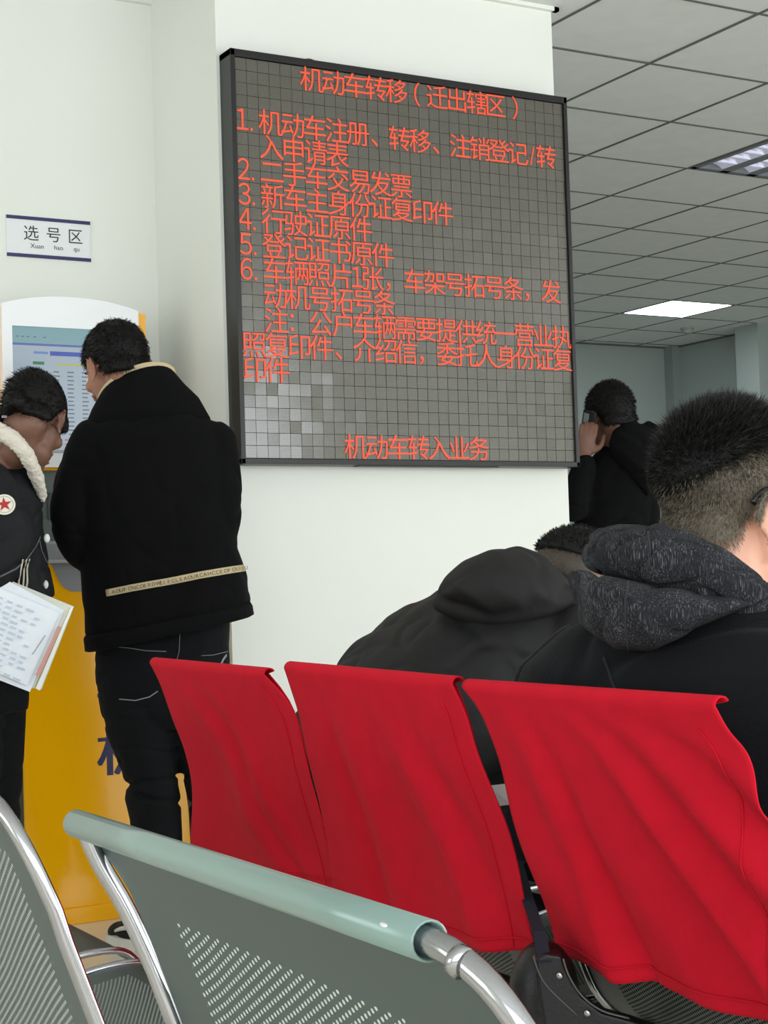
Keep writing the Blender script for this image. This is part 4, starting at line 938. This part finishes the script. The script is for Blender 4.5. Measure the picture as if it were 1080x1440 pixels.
adopt(obox(cph-n_*.005, (a_, d_, n_), (.034, .071, .0006), .0003).obj('phone_screen', mat('phone_glass', (12, 12, 14), .1)), ph)

# ------------------------------------------------------------------ man bent forward on the bench
p4 = empty('person', (1.55, 2.62, 0), 'man in black hooded puffer jacket bent far forward on the covered bench', 'person')
M_skin4 = skin_mat('mid_tan_skin', (178, 136, 108), (62, 52, 42)); h4 = V(1.935, 2.612, .940); ax4 = head_axes((.86, -.22, -.42), (.42, 0, .9))  # mid-tan skin with a brown cropped scalp
J4 = dict(neck=V(1.84, 2.60, .90), pelvis=V(1.45, 2.63, .53), shL=V(1.78, 2.80, .86), elL=V(1.88, 2.86, .62), wrL=V(1.98, 2.70, .56), shR=V(1.78, 2.42, .84), elR=V(1.86, 2.36, .60), wrR=V(1.97, 2.46, .56),
          hipL=V(1.50, 2.73, .53), knL=V(1.94, 2.78, .50), anL=V(1.86, 2.79, .09), toeL=V(2.0, 2.8, .03), hipR=V(1.50, 2.52, .53), knR=V(1.94, 2.47, .50), anR=V(1.86, 2.46, .09), toeR=V(2.0, 2.45, .03))
Y_ = V(0, 1, 0)
def sc4(x, y, z): return sstep(z-hairline(x, y), -.03, .045)
body4 = body_mesh(p4, M_skin4, h4, ax4, J4, .006, 1., Y_, V(1, 0, 0), scalp=sc4, neck_r=.058, hands=((.6, V(.6, -.5, .1), V(0, 0, -1), 1), (.6, V(.6, .5, .1), V(0, 0, -1), -1)))
face_parts(h4, ax4, p4)
def line4(x, y): return interp(y, (-.12, -.05, -.028, -.010, .020, .045, .062, .09), (.045, .045, .055, .058, .055, .055, .062, .068))
hc = hair_cap(p4, h4, ax4, 1., .008, line4, .004)
strands('hair_strands', hc, M_hair, p4, 5000, lambda p: .007, lambda p, n: n*.8, wdt=.0007)
strands('hair_fade', body4, M_fadehair, p4, 4500, lambda p: .006, lambda p, n: n*.6+np.array((-.2, 0, -.2)), keep=lambda p: sc4((Vector(p)-h4).dot(ax4[0]), (Vector(p)-h4).dot(ax4[1]), (Vector(p)-h4).dot(ax4[2])) if (Vector(p)-h4).length < .16 else 0., wdt=.0004)
M_puf = mat('black_puffer_nylon', (20, 20, 21), .6, bump=.25, bscale=90, spec=.3)
def axr(c, ry, rp, ang):                    # ring across a leaning torso: side axis Y, other axis perpendicular to the lean
    return (Vector(c), Y_, V(-math.sin(ang), 0, math.cos(ang)), ry, rp)
b = MB()
b.loft([axr((1.36, 2.65, .52), .17, .12, 1.2*0+.2), axr((1.42, 2.65, .58), .205, .155, .5), axr((1.50, 2.65, .66), .215, .16, .62), axr((1.60, 2.64, .745), .235, .16, .66), axr((1.70, 2.63, .815), .25, .150, .62), axr((1.79, 2.61, .865), .225, .135, .55), axr((1.86, 2.60, .90), .13, .10, .5), axr((1.89, 2.60, .915), .09, .08, .5)], 40, 2.3)
b.limb([J4['shR'], V(1.84, 2.36, .74), J4['elR'], V(1.92, 2.40, .58), J4['wrR']], [.085, .080, .072, .064, .045], 18, 4)
b.limb([J4['shL'], V(1.86, 2.90, .74), J4['elL'], V(1.94, 2.80, .58), J4['wrL']], [.085, .080, .072, .064, .045], 18, 4)
def d4(co, no):
    t = (co[:, 0]-1.3)*.8+(co[:, 2]-.5)*.6
    w1 = vnoise(co, 6, 5.)*.9
    q = np.abs(np.sin(t*34+w1*2.2+co[:, 1]*5)); return (q**.6-.7)*.005+folds(co, 9, (1, 1, 1), 8.)*.004+vnoise(co, 20)*.003
jk4 = fuse(b, 'jacket', M_puf, p4, .007, 2, d4)
b = MB(); b.loft([pr(612, 832, 640, 846, 2.98, .04), pr(626, 812, 700, 868, 2.97, .085), pr(652, 790, 748, 866, 2.98, .10), pr(690, 772, 786, 858, 3.0, .105), pr(730, 768, 800, 842, 3.03, .095), pr(762, 780, 804, 826, 3.05, .06)], 30, 2.3)
b.limb([S(622, 846, 2.98), S(680, 862, 2.94), S(745, 858, 2.93), S(800, 838, 2.97)], [.020, .024, .024, .020], 12, 4)
fuse(b, 'hood', mat('charcoal_hood_nylon', (30, 29, 29), .75, bump=.25, bscale=140, spec=.3), p4, .0055, 3, lambda co, no: folds(co, 7, (1, 1, 1), 11.)*.004+vnoise(co, 14)*.003)
b = MB(); b.ell((1.46, 2.63, .52), (.16, .19, .12))
for k in 'LR': b.limb([J4['hip'+k], J4['kn'+k], J4['an'+k]], [.098, .080, .062], 18, 4)
fuse(b, 'trousers', M_trs, p4, .008, 2, lambda co, no: folds(co, 6, (1, 1, 1), 1.)*.005)
for k in 'LR': q = J4['an'+k]; shoe(p4, V(q.x-.05, q.y, 0), V(q.x+.23, q.y, 0), M_shoe, M_darksole)
pw = empty('paper_slip', S(705, 1119, 2.86), 'small white slip of paper glimpsed between the covered chair backs', 'paper')
adopt(MB().prism([S(688, 1106, 2.88), S(714, 1103, 2.84), S(720, 1131, 2.82), S(698, 1134, 2.86)], (.0, .004, .001)).obj('slip', mat('slip_white', (240, 240, 242), .6)), pw)

# ------------------------------------------------------------------ big man with the melange hood
p5 = empty('person', (1.45, 1.56, 0), 'man with cropped hair, glasses and grey melange hood over a navy jacket, seen from behind', 'person')
M_skin5 = skin_mat('light_skin', (226, 172, 146), (92, 82, 68)); S5 = 1.0; h5 = V(1.418, 1.580, 1.042); ax5 = head_axes((.93, -.08, -.16), (.06, 0.02, 1))
J5 = dict(neck=V(1.39, 1.575, .925), pelvis=V(1.43, 1.56, .52), shL=V(1.40, 1.75, .865), elL=V(1.56, 1.84, .62), wrL=V(1.78, 1.70, .58), shR=V(1.40, 1.37, .865), elR=V(1.54, 1.28, .62), wrR=V(1.76, 1.42, .58),
          hipL=V(1.47, 1.66, .53), knL=V(1.90, 1.72, .50), anL=V(1.92, 1.73, .09), toeL=V(2.06, 1.74, .03), hipR=V(1.47, 1.46, .53), knR=V(1.90, 1.40, .50), anR=V(1.92, 1.39, .09), toeR=V(2.06, 1.38, .03))
def nape5(x, y): return interp(y, (-.12, -.05, -.028, -.012, .008, .020, .045, .062, .09), (-.074, -.066, -.048, -.002, .022, .012, .018, .050, .068))
def sc5(x, y, z): return sstep(z-nape5(x, y), -.010, .030)
body5 = body_mesh(p5, M_skin5, h5, ax5, J5, .0045, S5, Y_, V(1, 0, 0), scalp=sc5, neck_r=.057, hands=((.5, V(.5, -.4, .0), V(0, 0, -1), 1), (.5, V(.5, .4, .0), V(0, 0, -1), -1)))
face_parts(h5, ax5, p5, S5)
R5, F5, U5 = ax5
def loc5(p): q = Vector(p)-h5; return q.dot(R5), q.dot(F5), q.dot(U5)
# long hair ends in a line that climbs from the nape to the temple; the side is cropped
def line5(x, y):
    side = sstep(abs(x) if x > 0 else abs(x)*.6, .012, .070)
    return interp(y, (-.12, -.08, -.04, 0, .05, .09), (-.010, .006, .036, .064, .072, .072))*side+(-.018)*(1-side)
hc5 = hair_cap(p5, h5, ax5, S5, .010, line5, .014, voxel=.0045, rough=.002, soft=(-.012, .050))
def top_len(p): x, y, z = loc5(p); return .008+.017*sstep(z, .02, .10)
def top_dir(p, n):
    x, y, z = loc5(p); t = sstep(z, -.02, .09)
    return n*(.25+.5*t)+np.array((0, 0, 1))*(.35*t-.55*(1-t))+np.array(F5)*(.45*t)-np.array(F5)*.10*(1-t)
strands('hair_strands', hc5, mat('dark_hair_strand', (16, 14, 13), .5, var=.5, vscale=90, spec=.35), p5, 26000, top_len, top_dir, keep=lambda p: .05+.95*sstep(loc5(p)[2]-line5(loc5(p)[0], loc5(p)[1]), -.012, .03) if loc5(p)[2] > line5(loc5(p)[0], loc5(p)[1])-.015 else 0., wdt=.00038, jitter=.4)
def fk(p):
    x, y, z = loc5(p)
    if (x*x+y*y+z*z) > .025 or z < -.09: return 0.
    return max(0., sc5(x, y, z))
strands('hair_fade', body5, M_fadehair, p5, 26000, lambda p: .007, lambda p, n: n*.45+np.array((-.15, 0, -.75)), keep=fk, wdt=.00030, jitter=.25)
strands('hair_fade_dark', body5, mat('dark_stubble', (44, 38, 32), .5), p5, 14000, lambda p: .008, lambda p, n: n*.5+np.array((-.15, 0, -.7)), keep=lambda p: fk(p)*(.15+4.*sstep(loc5(p)[2]-line5(loc5(p)[0], loc5(p)[1]), -.05, .02)), wdt=.00035, jitter=.25)
strands('hair_blend', hc5, M_fadehair, p5, 5000, lambda p: .008, lambda p, n: n*.5+np.array((-.15, 0, -.6)), keep=lambda p: (1-sstep(loc5(p)[2]-line5(loc5(p)[0], loc5(p)[1]), .005, .045)) if loc5(p)[2] > line5(loc5(p)[0], loc5(p)[1])-.012 and loc5(p)[0] > -.02 else 0., wdt=.00032, jitter=.3)
# glasses
gl = empty('eyeglasses', h5+F5*.1, 'black-rimmed glasses whose temple rests over the ear of the grey-hooded man', 'glasses')
M_gl = mat('black_acetate', (14, 14, 15), .25)
for k in (-1, 1):
    P = lambda x, y, z: h5+(R5*x*k+F5*y+U5*z)*S5
    adopt(MB().tube([P(.0755, -.030, .004), P(.0775, -.016, .020), P(.0785, .0, .024), P(.078, .05, .022), P(.072, .098, .020)], [.0026, .0032, .0034, .0032, .003], 10, True, 4, 1.6).obj('temple', M_gl, smooth=True), gl)
    adopt(MB().tube([P(.036+.026*math.cos(t), .108-.006*abs(math.cos(t)), .004+.020*math.sin(t)) for t in np.linspace(0, 2*math.pi, 25)], .0022, 8).obj('rim', M_gl, smooth=True), gl)
adopt(MB().tube([h5+(R5*x+F5*.113+U5*.008)*S5 for x in (-.010, 0, .010)], .002, 8).obj('bridge', M_gl, smooth=True), gl)
M_navy = mat('navy_black_fleece', (10, 13, 17), .95, bump=.5, bscale=260, sheen=.05, spec=.2)
def zr(x, y, z, rx, ry, tilt=0.): return (V(x, y, z), Y_, V(math.cos(tilt), 0, math.sin(tilt)), ry, rx)
b = MB()
b.loft([zr(1.44, 1.555, .46, .15, .22), zr(1.42, 1.56, .52, .17, .26), zr(1.40, 1.575, .62, .18, .29), zr(1.38, 1.59, .72, .19, .315), zr(1.37, 1.595, .80, .19, .318), zr(1.37, 1.595, .855, .175, .295), zr(1.38, 1.585, .905, .145, .235), zr(1.39, 1.575, .94, .10, .14), zr(1.395, 1.575, .955, .07, .09)], 44, 2.35)
b.limb([J5['shR'], J5['elR'], V(1.64, 1.33, .59), J5['wrR']], [.092, .076, .066, .048], 18, 4)
b.limb([J5['shL'], J5['elL'], V(1.66, 1.79, .59), J5['wrL']], [.092, .076, .066, .048], 18, 4)
jk5 = fuse(b, 'jacket', M_navy, p5, .007, 3, lambda co, no: folds(co, 5, (1, 1.2, .8), 21.)*.005+vnoise(co, 9)*.004)
ribbon('back_seam', jk5, [(850, 925), (862, 960), (880, 1000)], .004, mat('seam_dark', (12, 15, 19), .9), p5, lift=.0008)
# melange hood
Mh = mat('grey_melange_knit', (72, 73, 78), .95, bump=.6, bscale=420); nt = Mh.node_tree; bs = nt.nodes['Principled BSDF']; bs.inputs['Specular IOR Level'].default_value = .2
tc = nt.nodes.new('ShaderNodeTexCoord'); mp = nt.nodes.new('ShaderNodeMapping'); mp.inputs['Scale'].default_value = (760, 760, 70); nt.links.new(tc.outputs['Object'], mp.inputs[0])
n1 = nt.nodes.new('ShaderNodeTexNoise'); n1.inputs['Scale'].default_value = 1; n1.inputs['Detail'].default_value = 2; nt.links.new(mp.outputs[0], n1.inputs['Vector'])
n2 = nt.nodes.new('ShaderNodeTexNoise'); n2.inputs['Scale'].default_value = 22; nt.links.new(tc.outputs['Object'], n2.inputs['Vector'])
ad = mth(nt, 'ADD', mth(nt, 'MULTIPLY', n1.outputs['Fac'], .75), mth(nt, 'MULTIPLY', n2.outputs['Fac'], .25))
rp = nt.nodes.new('ShaderNodeValToRGB'); e = rp.color_ramp.elements; e[0].position = .42; e[0].color = (*lin((30, 31, 34)), 1); e[1].position = .68; e[1].color = (*lin((105, 105, 110)), 1)
e3_ = rp.color_ramp.elements.new(.54); e3_.color = (*lin((46, 47, 51)), 1); nt.links.new(ad, rp.inputs[0]); nt.links.new(rp.outputs[0], bs.inputs['Base Color'])
b = MB()
b.limb([S(840, 782, 2.10), S(872, 776, 2.00), S(925, 782, 1.93), S(985, 800, 1.90), S(1040, 832, 1.90), S(1100, 872, 1.92)], [.022, .034, .038, .036, .030, .024], 18, 5)
b.limb([S(838, 785, 2.08), S(850, 764, 2.10), S(905, 762, 2.10), S(960, 778, 2.05)], [.018, .022, .022, .02], 12, 4)
fuse(b, 'hood_collar', Mh, p5, .004, 4, lambda co, no: folds(co, 16, (1, 1, 2.2), 5.)*.006+vnoise(co, 25)*.003)
ribbon('hood_seam', bvh(bpy.context.scene.objects['hood_collar']), [(912, 748), (914, 775), (913, 800)], .003, mat('melange_seam', (42, 43, 47), .95), p5, lift=.0005)
b = MB()
b.loft([pr(799, 806, 806, 836, 2.0, .02), pr(803, 796, 822, 884, 1.98, .05), pr(826, 802, 862, 912, 1.95, .065), pr(862, 812, 912, 915, 1.92, .07), pr(912, 822, 950, 898, 1.91, .066), pr(965, 826, 1000, 872, 1.90, .055), pr(1020, 832, 1044, 852, 1.90, .04), pr(1080, 846, 1090, 856, 1.92, .02)], 30, 2.5)
hs = fuse(b, 'hood', Mh, p5, .004, 3, lambda co, no: folds(co, 11, (1, 1, 1.4), 15.)*.004+vnoise(co, 22)*.0025)
M_hs = mat('melange_seam', (42, 43, 47), .95)
ribbon('hood_seam', hs, [(884, 812), (880, 845), (880, 880), (884, 914)], .0035, M_hs, p5, lift=.0006)
b = MB(); b.ell((1.46, 1.56, .50), (.16, .21, .11))
for k in 'LR': b.limb([J5['hip'+k], J5['kn'+k], J5['an'+k]], [.105, .085, .066], 18, 4)
fuse(b, 'trousers', M_trs, p5, .008, 2)
for k in 'LR': q = J5['an'+k]; shoe(p5, V(q.x-.05, q.y, 0), V(q.x+.23, q.y, 0), M_shoe, M_darksole)

# ------------------------------------------------------------------ shoulder bag hung between the covered backs
M_leather = mat('black_leather', (17, 17, 19), .42, bump=.3, bscale=220, spec=.4); M_strap = mat('navy_webbing', (22, 26, 44), .8); M_pipe = mat('bag_piping', (84, 86, 84), .35)
DB = 2.0
bag = empty('shoulder_bag', S(790, 1420, DB), 'black leather shoulder bag with rivets hanging below the gap between red covers', 'bag')
b = MB(); b.ell(S(765, 1400, DB+.05), (.045, .05, .07), (CR, CF, CU)); b.ell(S(760, 1450, DB+.05), (.05, .05, .08), (CR, CF, CU))
fuse(b, 'bag_end', M_leather, bag, .005, 3)
b = MB(); ol = [(752, 1350), (768, 1341), (790, 1344), (800, 1372), (818, 1402), (846, 1424), (890, 1436), (930, 1450), (930, 1520), (775, 1520), (766, 1450), (758, 1400)]
b.prism([S(x, y, DB) for x, y in ol], CF*.03); o = b.obj('bag_flap', M_leather); adopt(o, bag)
mo = o.modifiers.new('b', 'BEVEL'); mo.width = .004; mo.segments = 3
adopt(MB().tube([S(x, y, DB-.003) for x, y in ((792, 1348), (800, 1372), (818, 1400), (846, 1421), (885, 1432))], .0013, 8, True, 4).obj('piping', M_pipe, smooth=True), bag)
adopt(MB().tube([S(x, y, DB-.001) for x, y in ((750, 1345), (758, 1368), (768, 1385), (784, 1402), (812, 1428))], .0010, 8, True, 4).obj('piping', M_pipe, smooth=True), bag)
for (x, y) in ((787, 1372), (826, 1425)):
    adopt(MB().ell(S(x, y, DB-.001), (.0045, .0045, .0022), (CR, CU, CF), 14, 8).obj('rivet', M_chrome, smooth=True), bag)
b = MB(); sp_ = [(767, 1354, DB-.003), (758, 1310, DB+.03), (744, 1270, DB+.12), (726, 1210, DB+.24), (706, 1140, DB+.3)]
for (x0, y0, d0), (x1, y1, d1_) in zip(sp_[:-1], sp_[1:]):
    A = S(x0, y0, d0); B_ = S(x1, y1, d1_); b.prism([A-CR*.008, A+CR*.008, B_+CR*.008, B_-CR*.008], CF*.003)
adopt(b.obj('strap', M_strap), bag)
